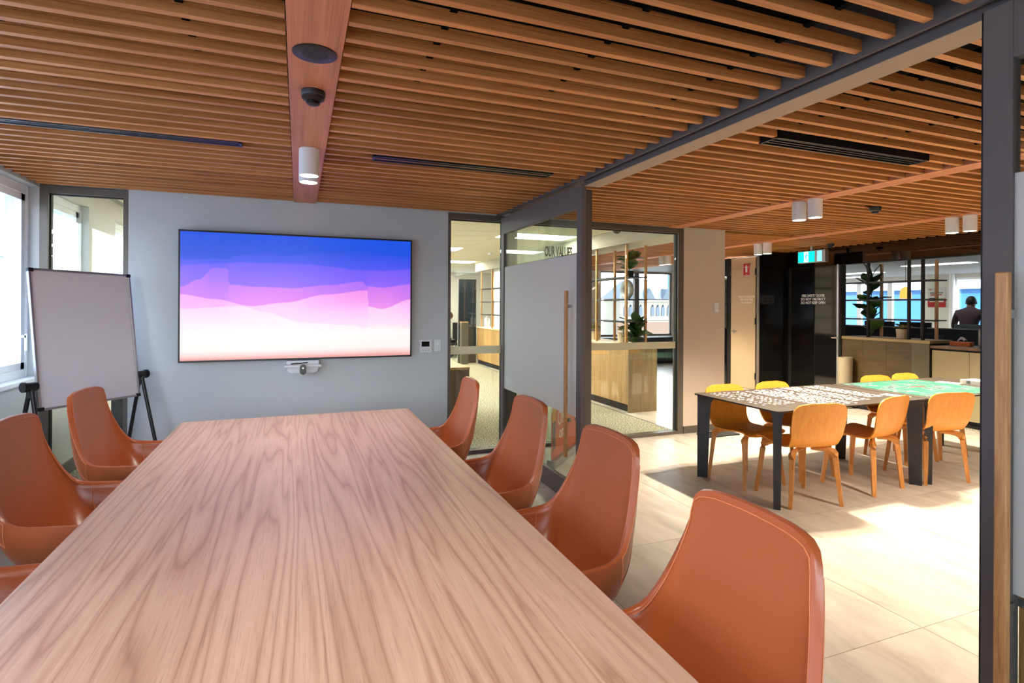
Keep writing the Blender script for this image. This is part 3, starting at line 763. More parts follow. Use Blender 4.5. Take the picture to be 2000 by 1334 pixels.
MB().lathe([(0.074, -0.003), (0.072, -0.0048), (0.02, -0.0052)], 40).build('grille', mat('speaker_grille', rgb(36, 34, 40), 0.7, bump=(900, 0.8, 0.002)), t, smooth=40)
def detector(x, y, label, z=H - 0.004, m=None):
    t = thing('smoke_detector', label, 'smoke detector', (x, y, z))
    m = m or M_pl_black
    MB().lathe([(0.050, 0.0), (0.050, -0.02), (0.047, -0.024)], 28).build('base', m, t, smooth=40)
    MB().lathe([(0.047, -0.024), (0.046, -0.034), (0.030, -0.045)], 28).build('collar', m, t, smooth=40)
    for k in range(6):
        a = R(60 * k)
        MB().box(-0.004, 0.004, 0.018, 0.03, -0.05, -0.04).build('fin', m, t, rot=(0, 0, a))
    MB().lathe([(0.027, -0.045), (0.026, -0.056), (0.015, -0.062)], 24).build('cap', m, t, smooth=40)
detector(0.055, 2.53, 'black smoke detector on the timber plank behind the ceiling speaker')
detector(4.94, 3.49, 'black smoke detector among the lobby ceiling battens', H)
detector(7.20, 5.75, 'black smoke detector on the battens beside the exit sign', H)
def grille(x0, x1, y0, y1, label, m):
    t = thing('air_grille', label, 'air vent', ((x0 + x1) / 2, (y0 + y1) / 2, H - 0.006))
    a, b = (x1 - x0) / 2, (y1 - y0) / 2
    fr = MB().box(-a, a, -b, -b + 0.012, 0, 0.05).box(-a, a, b - 0.012, b, 0, 0.05).box(-a, -a + 0.012, -b, b, 0, 0.05).box(a - 0.012, a, -b, b, 0, 0.05).build('frame', m, t)
    MB().box(-a + 0.01, a - 0.01, -b + 0.01, b - 0.01, 0.03, 0.05).build('backing', M_void, t)
    n = 3
    for k in range(n):
        yy = -b + (k + 1) * 2 * b / (n + 1)
        MB().box(-a + 0.012, a - 0.012, yy - 0.005, yy + 0.005, 0.004, 0.028).build('blade', m, t)
M_vent = mat('vent_slate', rgb(58, 62, 72), 0.35, 0.4)
grille(-1.75, -0.31, 3.485, 3.575, 'slate slot air vent between the battens by the window', M_vent)
grille(0.43, 1.66, 3.475, 3.59, 'black slot air vent between the battens near the sliding door', M_pl_black)
grille(2.42, 3.68, 2.255, 2.385, 'dark slot air vent in the lobby ceiling beyond the header', M_pl_black)
grille(1.05, 1.75, 0.97, 1.08, 'black slot air vent cut by the top edge of the photo', M_pl_black)
# ================================================================== LOBBY
# ---- pair of dark tables
def rounded_rect(x0, x1, y0, y1, r, n=5):
    pts = []
    for cx, cy, a0 in ((x1 - r, y0 + r, -90), (x1 - r, y1 - r, 0), (x0 + r, y1 - r, 90), (x0 + r, y0 + r, 180)):
        for k in range(n + 1):
            a = R(a0 + 90 * k / n); pts.append((cx + r * math.cos(a), cy + r * math.sin(a)))
    return pts
def dark_table(x0, x1, y0, y1, label):
    cx, cy = (x0 + x1) / 2, (y0 + y1) / 2
    t = thing('folded_leg_table', label, 'table', (cx, cy, 0), 0, 'dark tables in the lobby')
    a, b = (x1 - x0) / 2, (y1 - y0) / 2
    MB().prism(rounded_rect(-a, a, -b, b, 0.035), 0.722, 0.734, 'z').build('tabletop', M_ttop, t)
    for sx in (-1, 1):
        for sy in (-1, 1):          # folded steel fin set on the diagonal, flaring into the top
            o_ = Vector((sx, sy, 0)).normalized(); tt = Vector((-sy, sx, 0)).normalized()
            c0 = Vector((sx * (a - 0.03), sy * (b - 0.03), 0))
            vs = []; fs = []
            lv = [(0, 0.085, 0.024), (0.30, 0.095, 0.027), (0.60, 0.105, 0.030), (0.655, 0.112, 0.032), (0.69, 0.130, 0.036), (0.71, 0.160, 0.042), (0.722, 0.205, 0.050)]
            for z, ln, hw_ in lv:
                for q, h_ in ((0, hw_), (-ln, 0.011), (-ln, -0.011), (0, -hw_)):
                    vs.append(c0 + o_ * q + tt * h_ + Vector((0, 0, z)))
            for k in range(len(lv) - 1):
                for j in range(4): fs.append((k * 4 + j, k * 4 + (j + 1) % 4, k * 4 + 4 + (j + 1) % 4, k * 4 + 4 + j))
            fs += [(3, 2, 1, 0), tuple(range(len(vs) - 4, len(vs)))]
            MB().add(vs, fs).build('leg', M_steel_d, t)
    return t
dark_table(3.28, 4.955, 3.04, 3.97, 'dark table scattered with loose puzzle pieces')
dark_table(4.975, 6.65, 3.03, 3.96, 'dark table carrying the green jigsaw')
# ---- plywood chairs (front = +y)
def make_ply_chair():
    t = thing('plywood_chair', 'bent plywood chair', 'chair')
    prof = spline([(-.285, .795), (-.268, .70), (-.248, .60), (-.226, .52), (-.175, .455), (-.08, .437), (.05, .447), (.15, .458), (.21, .452), (.235, .432)], 31)
    def width(k):
        s_ = k / 30
        if s_ < 0.10: return 0.225 * (0.45 + 0.55 * math.sqrt(max(0, 1 - ((0.10 - s_) / 0.10) ** 2)))
        if s_ < 0.42: return 0.225 - 0.02 * sstep(0.15, 0.42, s_)
        if s_ < 0.55: return 0.205 + 0.01 * sstep(0.42, 0.55, s_)
        if s_ > 0.92: return 0.215 * (0.55 + 0.45 * math.sqrt(max(0, 1 - ((s_ - 0.92) / 0.08) ** 2)))
        return 0.215
    def fn(u, v):
        k = v * 30; i = min(29, int(k)); p = Vector((prof[i][0], prof[i][1])).lerp(Vector((prof[i + 1][0], prof[i + 1][1])), k - i) if i < 30 else prof[30]
        x = (2 * u - 1)
        bk = 1 - sstep(0.38, 0.55, v)
        wx = x * width(k); xx = (wx / 0.225) ** 2
        return (wx, p[0] + bk * 0.03 * xx, p[1] + (1 - bk) * 0.012 * xx)
    prof = [Vector((a[0], a[1])) for a in [(p.x, p.y) for p in prof]] if hasattr(prof[0], 'x') else prof
    sh = MB().grid(fn, 15, 41).build('shell', M_ply, t, smooth=80)
    so = sh.modifiers.new('solid', 'SOLIDIFY'); so.thickness = 0.011; so.offset = 0
    es = sh.modifiers.new('split', 'EDGE_SPLIT'); es.split_angle = R(40)
    for sx in (-1, 1):
        for sy, fy in ((-1, -.205), (1, .215)):
            kx = 0.215 * sx
            path = [(0.035 * sx, 0.10 * sy, 0.424), (0.12 * sx, 0.14 * sy, 0.420), (0.165 * sx, 0.165 * sy, 0.405), (0.182 * sx, 0.176 * sy, 0.37), (0.195 * sx, (fy + 0.176 * sy) / 2, 0.2), (kx, fy, 0.0)]
            path = spline(path, 14)
            MB().tube(path, 0.02, 4, rs=[0.016, 0.0175, 0.019, 0.021, 0.0235, 0.026, 0.0275] + [0.0275 - 0.009 * k / 6 for k in range(7)]).build('leg', M_ply_leg, t)
    return t
def sstep(e0, e1, x):
    q = max(0, min(1, (x - e0) / (e1 - e0))); return q * q * (3 - 2 * q)
PLY = [
    ((3.665, 3.20), -12, 'plywood chair with its back to the camera at the near table corner'),
    ((4.45, 3.245), 8, 'plywood chair turned side-on at the joint of the two dark tables'),
    ((5.215, 3.215), -12, 'plywood chair in front of the green jigsaw'),
    ((3.62, 3.70), 180, 'plywood chair across the table, nearest the beige pillar'),
    ((4.22, 3.71), 184, 'plywood chair across the table below the service door'),
    ((5.62, 3.71), 178, 'plywood chair behind the green jigsaw, left of its pair'),
    ((6.12, 3.73), 182, 'plywood chair behind the green jigsaw, right of its pair'),
]
ply0 = make_ply_chair()
for i, ((x, y), rz, lb) in enumerate(PLY):
    o = ply0 if i == 0 else copy_tree(ply0)
    o.location = (x, y, 0); o.rotation_euler = (0, 0, R(rz)); tag(o, lb, 'chair', 'plywood chairs round the lobby tables')
# ---- jigsaw
def jig_mat():
    m = bpy.data.materials.new('jigsaw_print'); m.use_nodes = True
    N = m.node_tree.nodes; L = m.node_tree.links; b = N['Principled BSDF']; b.inputs['Roughness'].default_value = 0.8; b.inputs['Specular IOR Level'].default_value = 0.25
    tc = N.new('ShaderNodeTexCoord'); n1 = N.new('ShaderNodeTexNoise'); n1.inputs['Scale'].default_value = 5.5; n1.inputs['Detail'].default_value = 8
    n2 = N.new('ShaderNodeTexNoise'); n2.inputs['Scale'].default_value = 26; n2.inputs['Detail'].default_value = 4
    L.new(tc.outputs['Object'], n1.inputs['Vector']); L.new(tc.outputs['Object'], n2.inputs['Vector'])
    r1 = ramp(N, [(0.0, rgb(28, 100, 76)), (0.50, rgb(44, 122, 96)), (0.54, rgb(112, 138, 132)), (0.58, rgb(60, 52, 66)), (0.66, rgb(84, 146, 128))])
    r2 = ramp(N, [(0.0, (1, 1, 1, 1)), (0.58, (1, 1, 1, 1)), (0.62, (0.35, 0.32, 0.38, 1)), (0.70, (1, 1, 1, 1))])
    L.new(n1.outputs[0], r1.inputs[0]); L.new(n2.outputs[0], r2.inputs[0])
    mx = N.new('ShaderNodeMix'); mx.data_type = 'RGBA'; mx.blend_type = 'MULTIPLY'; mx.inputs[0].default_value = 0.8
    L.new(r1.outputs[0], mx.inputs[6]); L.new(r2.outputs[0], mx.inputs[7])
    # red patch in the middle of the picture
    gr = N.new('ShaderNodeVectorMath'); gr.operation = 'LENGTH'
    mp = N.new('ShaderNodeMapping'); mp.inputs['Scale'].default_value = (2.6, 9.0, 0); mp.inputs['Location'].default_value = (0.1, -0.4, 0); mp.inputs['Rotation'].default_value = (0, 0, R(20))
    L.new(tc.outputs['Object'], mp.inputs['Vector']); L.new(mp.outputs[0], gr.inputs[0])
    ad = N.new('ShaderNodeMath'); ad.operation = 'ADD'; L.new(gr.outputs['Value'], ad.inputs[0]); L.new(n2.outputs[0], ad.inputs[1])
    r3 = ramp(N, [(0.72, (1, 1, 1, 1)), (0.86, (0, 0, 0, 1))]); L.new(ad.outputs[0], r3.inputs[0])
    m2 = N.new('ShaderNodeMix'); m2.data_type = 'RGBA'; L.new(r3.outputs[0], m2.inputs[0]); L.new(mx.outputs[2], m2.inputs[6]); m2.inputs[7].default_value = rgb(104, 56, 54)
    L.new(m2.outputs[2], b.inputs['Base Color'])
    return m
edge = []
def jig_edge(ax, ay, bx, by, n):
    out = []
    for k in range(n):
        for q, off in ((0, 0), (.35, .002), (.38, .008), (.62, .008), (.65, .002)):
            f = (k + q) / n; sgn = 1 if (k * 7 + n) % 3 else -1
            dx, dy = bx - ax, by - ay; l_ = math.hypot(dx, dy)
            out.append((ax + dx * f + dy / l_ * off * sgn * 0.6, ay + dy * f - dx / l_ * off * sgn * 0.6))
    return out
o = MB().prism(jig_edge(-.54, -.42, .54, -.42, 30) + jig_edge(.54, -.42, .54, .42, 22) + jig_edge(.54, .42, -.54, .42, 30) + jig_edge(-.54, .42, -.54, -.42, 22), 0, 0.0025, 'z').build('jigsaw_puzzle', jig_mat(), None, (5.62, 3.50, 0.734))
tag(o, 'assembled green jigsaw puzzle lying on the dark table', 'puzzle')
o = MB().box(-0.055, 0.055, -0.10, 0.10, 0, 0.0015).build('paper_sheet', M_paper, None, (4.875, 3.255, 0.734), (0, 0, R(8)))
tag(o, 'cream paper slip between loose pieces and green jigsaw', 'paper')
# loose pieces
def piece_mesh(k, m):
    s = 0.0095; pts = []
    for side in range(4):
        q = [(-s, -s), (-0.3 * s, -s)]
        sg = [1, -1, 1, -1][(side + k) % 4] if k < 2 else (1 if (side * k) % 3 else -1)
        q += [(-0.4 * s, -s - 0.5 * s * sg), (0.4 * s, -s - 0.5 * s * sg), (0.3 * s, -s)]
        for (px, py) in q:
            a = R(90 * side); pts.append((px * math.cos(a) - py * math.sin(a), px * math.sin(a) + py * math.cos(a)))
    return MB().prism(pts, 0, 0.002, 'z').mesh('puzzle_piece', m)
pm = [mat('piece_white', rgb(226, 220, 226), 0.6), mat('piece_lilac', rgb(196, 190, 208), 0.6), mat('piece_blue', rgb(160, 170, 200), 0.6), mat('piece_cream', rgb(224, 208, 196), 0.6)]
pmes = [piece_mesh(k % 3, pm[k]) for k in range(4)]
BL = ((3.40, 3.74, 3.28, 3.92, 0.052, 0.046, 'small loose puzzle piece in the sparse rows at the table end'), (3.82, 4.20, 3.12, 3.92, 0.034, 0.040, 'small loose puzzle piece in the wide middle block on the table'), (4.27, 4.50, 3.20, 3.93, 0.033, 0.040, 'small loose puzzle piece in the second block from the jigsaw'), (4.57, 4.76, 3.28, 3.93, 0.034, 0.042, 'small loose puzzle piece in the narrow block beside the jigsaw'))
spots = []
for (x0, x1, y0, y1, dx, dy, lb) in BL:
    for i in range(int((x1 - x0) / dx) + 1):
        for j in range(int((y1 - y0) / dy) + 1):
            if random.random() < 0.10: continue
            spots.append((x0 + i * dx + random.uniform(-.007, .007), y0 + j * dy + random.uniform(-.008, .008), lb))
spots.sort(key=lambda q: math.hypot(q[0], q[1]))
for (x, y, lb) in spots[:296]:
    o = link('puzzle_piece', pmes[random.choice((0, 0, 0, 1, 2, 3))], None, (x, y, 0.734), (0, 0, random.uniform(0, 6.28)))
    tag(o, lb, 'puzzle piece', 'loose puzzle pieces')
mb = MB()
for (x, y, lb) in spots[296:]:
    a_ = random.uniform(0, 6.28); k_ = random.choice((0, 0, 0, 1, 2, 3)); me_ = pmes[k_]
    mb.add([(x + v.co.x * math.cos(a_) - v.co.y * math.sin(a_), y + v.co.x * math.sin(a_) + v.co.y * math.cos(a_), 0.734 + v.co.z) for v in me_.vertices], [tuple(p.vertices) for p in me_.polygons], k_)
o = mb.build('puzzle_pieces', pm)
tag(o, 'mass of loose puzzle pieces on the far half of the dark table', 'puzzle pieces', None, 'stuff')
# puzzle box lid on the far table end
t = thing('puzzle_box', 'white box with black 00 print at the far table end', 'box', (6.37, 3.40, 0.734), R(-6))
MB().box(-0.10, 0.10, -0.14, 0.14, 0, 0.045).build('lid', M_pl_white, t, bevel=0.002)
text('count_print', '00', 0.038, M_black, t, (-0.101, 0.06, 0.024), (R(90), 0, R(-90)))
o = MB().box(-0.07, 0.07, -0.10, 0.10, 0, 0.003).build('paper_sheet', M_paper, None, (6.23, 3.62, 0.734), (0, 0, R(12))); tag(o, 'cream paper beside the white box at the far table end', 'paper')
# black floor mat by the pillar
o = MB().prism(rounded_rect(-0.24, 0.24, -0.11, 0.11, 0.03), 0, 0.012, 'z').build('floor_mat', M_black, None, (4.62, 5.14, 0)); tag(o, 'small black mat on the floor at the beige pillar', 'mat')
# ---- lobby end wall line (x = 7.75)
XW = 7.75
struct(MB().box(XW, XW + 0.1, 8.27, 8.7, 0, 2.62).box(XW, XW + 0.1, 6.88, 7.66, 0, 2.62).box(XW, XW + 0.1, 6.0, 6.05, 0, 2.62).box(XW, XW + 0.1, 6.0, 6.88, 2.16, 2.62).build('wall_lobby_end', M_black))
struct(MB().box(XW, XW + 0.1, -2.3, 6.0, 2.16, 2.62).build('wall_bulkhead', M_black))
struct(MB().box(XW, XW + 0.1, -2.3, 2.96, 0, 2.16).build('wall_lobby_right', M_black))
struct(MB().box(XW - 0.03, XW, 3.0, 6.95, 2.165, H + 0.02).build('trim_7', M_mirror))
o = struct(MB().box(XW - 0.012, XW, 8.40, 8.62, 0.0, 2.1).build('wall_panel_black', M_gloss_blk))
o = struct(MB().box(7.09, XW, 6.97, 7.0, 0.0, H).build('wall_panel_gloss', M_gloss_blk))
MB().box(7.085, 7.10, 6.962, 7.004, 0, H).build('edge_strip', M_frame, o)
# service door
d = struct(link('door_3', None, None, (XW - 0.03, 0, 0)))
MB().box(0, 0.03, 7.665, 8.265, 0.008, 2.42).build('leaf', M_door_w, d, bevel=0.003)
for zz in (0.25, 1.25, 2.15): MB().box(-0.008, 0.012, 7.655, 7.675, zz - 0.06, zz + 0.06).build('hinge', M_steel_d, d)
hb = MB().tube([(0.0, 8.19, 1.05), (-0.05, 8.19, 1.05)], 0.011, 10).tube([(-0.05, 8.195, 1.05), (-0.05, 8.07, 1.05)], 0.009, 10).lathe([(0.026, -0.008), (0.026, 0.0)], 16, (0, 8.19, 1.05), 'x')
hb.build('handle', M_chrome, d, smooth=40)
sg = MB().box(-0.006, 0, 7.79, 7.965, 2.07, 2.315).build('sign', M_red, d)
bw = MB().box(-0.0065, -0.0058, 7.79, 7.797, 2.07, 2.315).box(-0.0065, -0.0058, 7.958, 7.965, 2.07, 2.315).box(-0.0065, -0.0058, 7.79, 7.965, 2.308, 2.315).box(-0.0065, -0.0058, 7.79, 7.965, 2.07, 2.077)
bw.prism(rounded_rect(7.855, 7.90, 2.145, 2.265, 0.015), -0.0065, -0.0058, 'x').box(-0.0065, -0.0058, 7.868, 7.888, 2.262, 2.285).box(-0.0065, -0.0058, 7.80, 7.868, 2.238, 2.244).box(-0.0065, -0.0058, 7.888, 7.955, 2.238, 2.244)
bw.build('pictogram', M_pl_white, sg)
text('sign_text', 'FIRE\nEXTINGUISHER', 0.021, M_pl_white, sg, (-0.0063, 7.877, 2.10), (R(90), 0, R(-90)), sx=0.9)
M_let = mat('door_lettering', rgb(246, 236, 214), 0.5)
text('lettering', 'FIRE EXTINGUISHER\nFIRE HOSE REEL\n& HYDRANT', 0.058, M_let, d, (-0.002, 7.87, 1.64), (R(90), 0, R(-90)), sx=0.78)
# fire safety door
d = struct(link('door_4', None, None, (XW - 0.03, 0, 0)))
MB().box(0, 0.03, 6.055, 6.885, 0.008, 2.155).build('leaf', M_gloss_blk, d, bevel=0.002)
text('lettering', 'FIRE SAFETY DOOR\nDO NOT OBSTRUCT\nDO NOT KEEP OPEN', 0.060, M_pl_white, d, (-0.002, 6.47, 1.635), (R(90), 0, R(-90)), sx=0.80, bold=0.0008)
MB().tube([(0, 6.10, 1.04), (-0.05, 6.10, 1.04), (-0.05, 6.0, 1.04)], 0.009, 8).build('handle', M_chrome, d)
struct(MB().box(XW - 0.035, XW + 0.0, 6.02, 6.05, 0, 2.17).build('trim_8', M_alu))
# exit sign
t = thing('exit_sign', 'green illuminated running man exit sign hanging from the battens', 'exit sign', (7.30, 6.16, 2.28))
M_exit = emit('exit_green', rgb(10, 190, 160), 1.3); M_exitw = emit('exit_white', rgb(235, 255, 250), 1.2); M_exitb = emit('exit_side', rgb(120, 205, 235), 1.0)
MB().box(-0.012, 0.06, -0.255, 0.225, -0.095, 0.095).build('housing', M_alu, t, bevel=0.006)
MB().box(0.005, 0.045, -0.02, 0.02, 0.095, 0.18).build('hanger', M_alu, t)
fc = MB().box(-0.015, -0.012, -0.075, 0.215, -0.082, 0.082).build('face', M_exit, t)
MB().box(-0.0165, -0.0152, 0.032, 0.108, -0.076, 0.076).build('white_field', M_exitw, fc)
man = MB()
Yc = 0.07
def limb(pts, w=0.0065): man.tube([(-0.0165, Yc - p[0], p[1]) for p in pts], w, 6)
man.lathe([(0.011, -0.0172), (0.011, -0.016)], 14, (0, Yc - 0.012, 0.052), 'x')
limb([(0.008, 0.036), (-0.004, -0.006)], 0.010)
limb([(0.006, 0.034), (0.028, 0.026), (0.036, 0.012)]); limb([(0.006, 0.034), (-0.018, 0.028), (-0.026, 0.008)])
limb([(-0.002, -0.006), (0.016, -0.03), (0.022, -0.064)]); limb([(-0.004, -0.006), (-0.012, -0.036), (-0.036, -0.042)])
man.build('running_man', M_exit, fc)
MB().box(-0.015, -0.012, -0.20, -0.12, -0.080, 0.080).build('side_panel', M_exitb, t)
# ---- planter wall with open screen (x about 7.8 - 8.2)
t = thing('planter_wall', 'low olive timber planter wall beside the fire door', 'planter', (7.78, 5.35, 0))
MB().box(0.0, 0.44, -0.60, 0.66, 0.0, 1.03).build('body', M_black, t)
for k in range(3):
    a = -0.37 + k * 0.343
    MB().box(-0.012, 0.0, a, a + 0.340, 0.08, 1.03).build('panel', M_olive, t)
MB().box(-0.012, 0.0, -0.60, -0.373, 0.08, 1.03).build('panel', mat('planter_grey_panel', rgb(92, 86, 66), 0.6), t)
MB().box(-0.02, 0.46, -0.61, 0.66, 1.03, 1.07).build('top', mat('planter_cap', rgb(150, 130, 90), 0.6), t, bevel=0.003)
def screen(name, label, cat, xf, xb, ys, z0, z1, shelf_z, y0, y1, mf, mb_):
    t = thing(name, label, cat, (0, 0, z0))
    for y in ys:
        MB().box(xf - 0.016, xf + 0.016, y - 0.016, y + 0.016, 0, z1 - z0).build('post', mf, t)
        MB().box(xb - 0.016, xb + 0.016, y - 0.016, y + 0.016, 0, z1 - z0).build('post', mb_, t)
    for sz in shelf_z:
        MB().box(xf + 0.02, xb - 0.02, y0, y1, sz - z0 - 0.008, sz - z0 + 0.008).build('shelf', M_steel_d, t)
        MB().box(xf - 0.012, xf + 0.02, y0, y1, sz - z0 - 0.012, sz - z0 + 0.012).build('shelf_lip', M_steel_d, t)
    return t
screen('screen_frame', 'open timber post and black shelf screen on the olive planter', 'screen', 7.845, 8.13, (4.88, 5.04 + 0.02, 5.64), 1.07, 2.16, (1.335, 1.615, 1.875), 4.74, 6.0, M_black, M_brass)
# ---- plants
def leaf_mesh(L_, W_, m, curl=0.25, nm='leaf'):
    def fn(u, v):
        w = W_ * math.sin(math.pi * min(1, 0.04 + v * 0.96)) ** 0.75 * (0.65 + 0.5 * v if v < 0.7 else 1.0 - 1.0 * (v - 0.7))
        x = (2 * u - 1)
        return (x * w, L_ * v, -curl * L_ * v * v + 0.18 * W_ * abs(x) + 0.02 * L_ * math.sin(v * 14) * x)
    return MB().grid(fn, 5, 9).mesh(nm, m, smooth=80)
def plant(name, label, cat, loc, stem_h, n, L_, W_, m, spread=0.05, pot=None, lo=0.25, tilt=(15, 70), pots=None):
    t = thing(name, label, cat, loc)
    z0 = 0
    if pot:
        r_, h_ = pot; z0 = h_ * 0.9
        MB().lathe([(r_ * 0.86, 0), (r_, h_), (r_ * 0.9, h_), (r_ * 0.88, h_ * 0.88), (0.0, h_ * 0.88)], 24).build('pot', pots or M_pot, t, smooth=40)
    MB().tube([(0, 0, 0), (0.01, 0.008, z0 + stem_h * 0.5), (-0.006, 0.0, z0 + stem_h)], 0.008, 6).build('stem', M_stem, t)
    me = leaf_mesh(L_, W_, m)
    for k in range(n):
        f = lo + (1 - lo) * k / max(1, n - 1)
        o = link('leaf', me, t, (random.uniform(-spread, spread) * .4, random.uniform(-spread, spread) * .4, z0 + stem_h * f))
        o.rotation_euler = (R(random.uniform(*tilt) - 15), R(random.uniform(-18, 18)), k * 2.4 + random.uniform(-.4, .4))
        s_ = random.uniform(0.75, 1.15); o.scale = (s_, s_, s_)
    return t
plant('fiddle_leaf_plant', 'tall fiddle-leaf plant on the olive planter beside the fire door', 'plant', (8.02, 5.72, 1.07), 0.90, 22, 0.27, 0.095, M_leaf, 0.05, lo=0.05, tilt=(38, 92))
plant('potted_plant', 'small white-flowered plant in a cream pot on the olive planter', 'plant', (7.98, 5.24, 1.07), 0.07, 16, 0.10, 0.03, M_leaf2, 0.06, pot=(0.075, 0.13), lo=0.3, tilt=(10, 60))
# pot-like bin in front
o = MB().lathe([(0.08, 0.0), (0.092, 0.01), (0.10, 0.74), (0.10, 0.76), (0.09, 0.76), (0.085, 0.70), (0, 0.70)], 28).build('waste_bin', mat('cream_bin', rgb(158, 148, 124), 0.5), None, (7.66, 5.86, 0), smooth=40)
tag(o, 'tall cream cylindrical bin beside the fire door', 'bin')
# ---- low cabinet
t = thing('storage_cabinet', 'low cream storage cabinet with dark timber top', 'cabinet', (7.80, 3.9, 0))
MB().box(0.02, 0.5, -0.9, 0.84, 0.08, 0.955).build('body', M_black, t)
for k in range(4):
    a = -0.9 + k * 0.435
    MB().box(0.0, 0.02, a, a + 0.431, 0.09, 0.95).build('door', mat('cabinet_cream', rgb(158, 148, 112), 0.55), t, bevel=0.002)
MB().box(0.04, 0.5, -0.9, 0.84, 0.0, 0.08).build('plinth', M_black, t)
MB().box(-0.02, 0.52, -0.92, 0.845, 0.975, 1.01).build('worktop', M_walnut, t, bevel=0.002)
MB().box(0.02, 0.5, -0.9, 0.84, 0.955, 0.975).build('shadow_gap', M_black, t)
t = thing('tissue_box', 'orange tissue box with a raised white tissue', 'tissue box', (8.05, 4.53, 1.01), R(10))
MB().box(-0.06, 0.06, -0.11, 0.11, 0, 0.055).build('carton', mat('tissue_orange', rgb(206, 104, 40), 0.6), t, bevel=0.003)
def tis(u, v):
    return ((u - .5) * 0.05 + 0.02 * math.sin(9 * v) * (v), (v - .5) * 0.10 * (0.7 + 0.5 * u), 0.05 + 0.07 * math.sin(math.pi * (0.15 + 0.75 * v)) * (0.5 + 0.5 * math.cos((u - .5) * 3)))
MB().grid(tis, 8, 12).build('tissue', M_pl_white, t, smooth=80)
t = thing('magazine_file', 'grey upright file box on the cabinet by the door post', 'file box', (8.10, 4.20, 1.01))
MB().box(-0.12, 0.12, -0.09, 0.11, 0, 0.02).box(-0.12, -0.11, -0.09, 0.11, 0.02, 0.21).box(0.11, 0.12, -0.09, 0.11, 0.02, 0.25).box(-0.12, 0.12, 0.10, 0.11, 0.02, 0.21).build('case', mat('file_grey', rgb(150, 146, 140), 0.6), t, bevel=0.003)
MB().box(-0.122, -0.12, -0.05, 0.0, 0.02, 0.08).build('index_label', M_black, t)
t = thing('sanitiser_bottle', 'small clear pump bottle behind the grey file box', 'bottle', (8.27, 4.42, 1.01))
MB().lathe([(0.03, 0), (0.032, 0.01), (0.032, 0.2), (0.014, 0.235), (0.014, 0.25)], 18).build('bottle', mat('bottle_grey', rgb(170, 172, 168), 0.3), t, smooth=40)
MB().lathe([(0.016, 0.25), (0.016, 0.27), (0.006, 0.272), (0.006, 0.295)], 14).box(-0.04, 0.006, -0.006, 0.006, 0.29, 0.302).build('pump', M_pl_white, t)

# ================================================================== CORRIDOR JOINERY (behind the back glazing)
t = thing('corridor_planter', 'long oak planter counter running down the corridor behind the glass', 'planter', (4.36, 6.62, 0))
LJ = 7.1
MB().box(0.01, 0.44, 0.02, LJ, 0.10, 0.93).build('body', M_black, t)
MB().box(0.03, 0.44, 0.03, LJ, 0.0, 0.10).build('kickboard', M_black, t)
n = 12
for k in range(n):
    a = 0.02 + k * (LJ - 0.02) / n
    MB().box(-0.005, 0.01, a + 0.001, a + (LJ - 0.02) / n - 0.001, 0.11, 0.93).build('panel', M_oak, t)
MB().box(-0.01, 0.47, 0.0, 0.02, 0.0, 0.955).build('end_panel', M_oak_grey, t)
MB().box(-0.02, 0.47, 0.02, LJ, 0.93, 0.955).build('top', M_pot, t, bevel=0.002)
ysc = [6.78, 7.62, 8.46, 9.3, 10.14, 10.98, 11.82, 12.66, 13.5]
screen('screen_frame', 'long timber post and grey shelf screen on the oak corridor planter', 'screen', 4.41, 4.74, ysc, 0.955, 2.40, (1.28, 1.60, 1.93), 6.70, 13.6, M_brass, M_brass)
struct(MB().box(4.33, 4.86, 5.46, 13.8, 2.40, 2.66).build('trim_9', mat('bulkhead_grey', rgb(176, 172, 160), 0.7)))
plant('potted_plant', 'white-flowered plant in a cream pot by the near left screen post', 'plant', (4.58, 7.98, 0.955), 0.10, 16, 0.13, 0.035, M_leaf2, 0.06, pot=(0.11, 0.14), lo=0.3, tilt=(10, 60))
plant('potted_plant', 'white-flowered plant in a tall cream pot in the middle of the corridor screen', 'plant', (4.58, 7.12, 0.955), 0.10, 16, 0.11, 0.032, M_leaf2, 0.06, pot=(0.09, 0.15), lo=0.3, tilt=(10, 60))
plant('leafy_plant', 'dense dark green leafy plant at the near end of the corridor planter', 'plant', (4.62, 6.86, 0.955), 0.26, 30, 0.25, 0.085, M_leaf, 0.08, lo=0.0, tilt=(30, 92))
plant('hanging_plant', 'dark leafy plant high on the corridor screen under the bulkhead', 'plant', (4.60, 7.0, 1.945), 0.20, 18, 0.20, 0.075, M_leaf, 0.08, pot=(0.07, 0.09), lo=0.1, tilt=(25, 90), pots=M_steel_d)
t = thing('ring_vase', 'cream ring-shaped vase on the corridor screen shelf', 'vase', (4.575, 7.02, 1.608))
ring = [(0, 0.105 * math.cos(2 * math.pi * k / 36), 0.148 + 0.105 * math.sin(2 * math.pi * k / 36)) for k in range(36)]
MB().tube(ring, 0.043, 14, closed=True).build('ring', M_pl_white, t, smooth=60)
MB().lathe([(0.022, 0.275), (0.018, 0.30), (0.026, 0.325)], 16).lathe([(0.05, 0.0), (0.045, 0.02)], 16).build('neck', M_pl_white, t, smooth=40)
t = thing('pump_bottle', 'white pump bottle on the far end of the corridor planter', 'bottle', (4.48, 13.25, 0.955))
MB().lathe([(0.065, 0), (0.07, 0.02), (0.07, 0.22), (0.03, 0.27), (0.03, 0.29)], 18).build('bottle', M_pl_white, t, smooth=40)
MB().lathe([(0.03, 0.29), (0.03, 0.31), (0.012, 0.315), (0.012, 0.34)], 14).box(-0.06, 0.012, -0.012, 0.012, 0.335, 0.355).build('pump', M_pl_white, t)
o = tag(link('wall_lettering', None, None, (2.62, YB + 0.03, 2.085)), 'brown OUR VALUES lettering seen above the frosted door film', 'lettering')
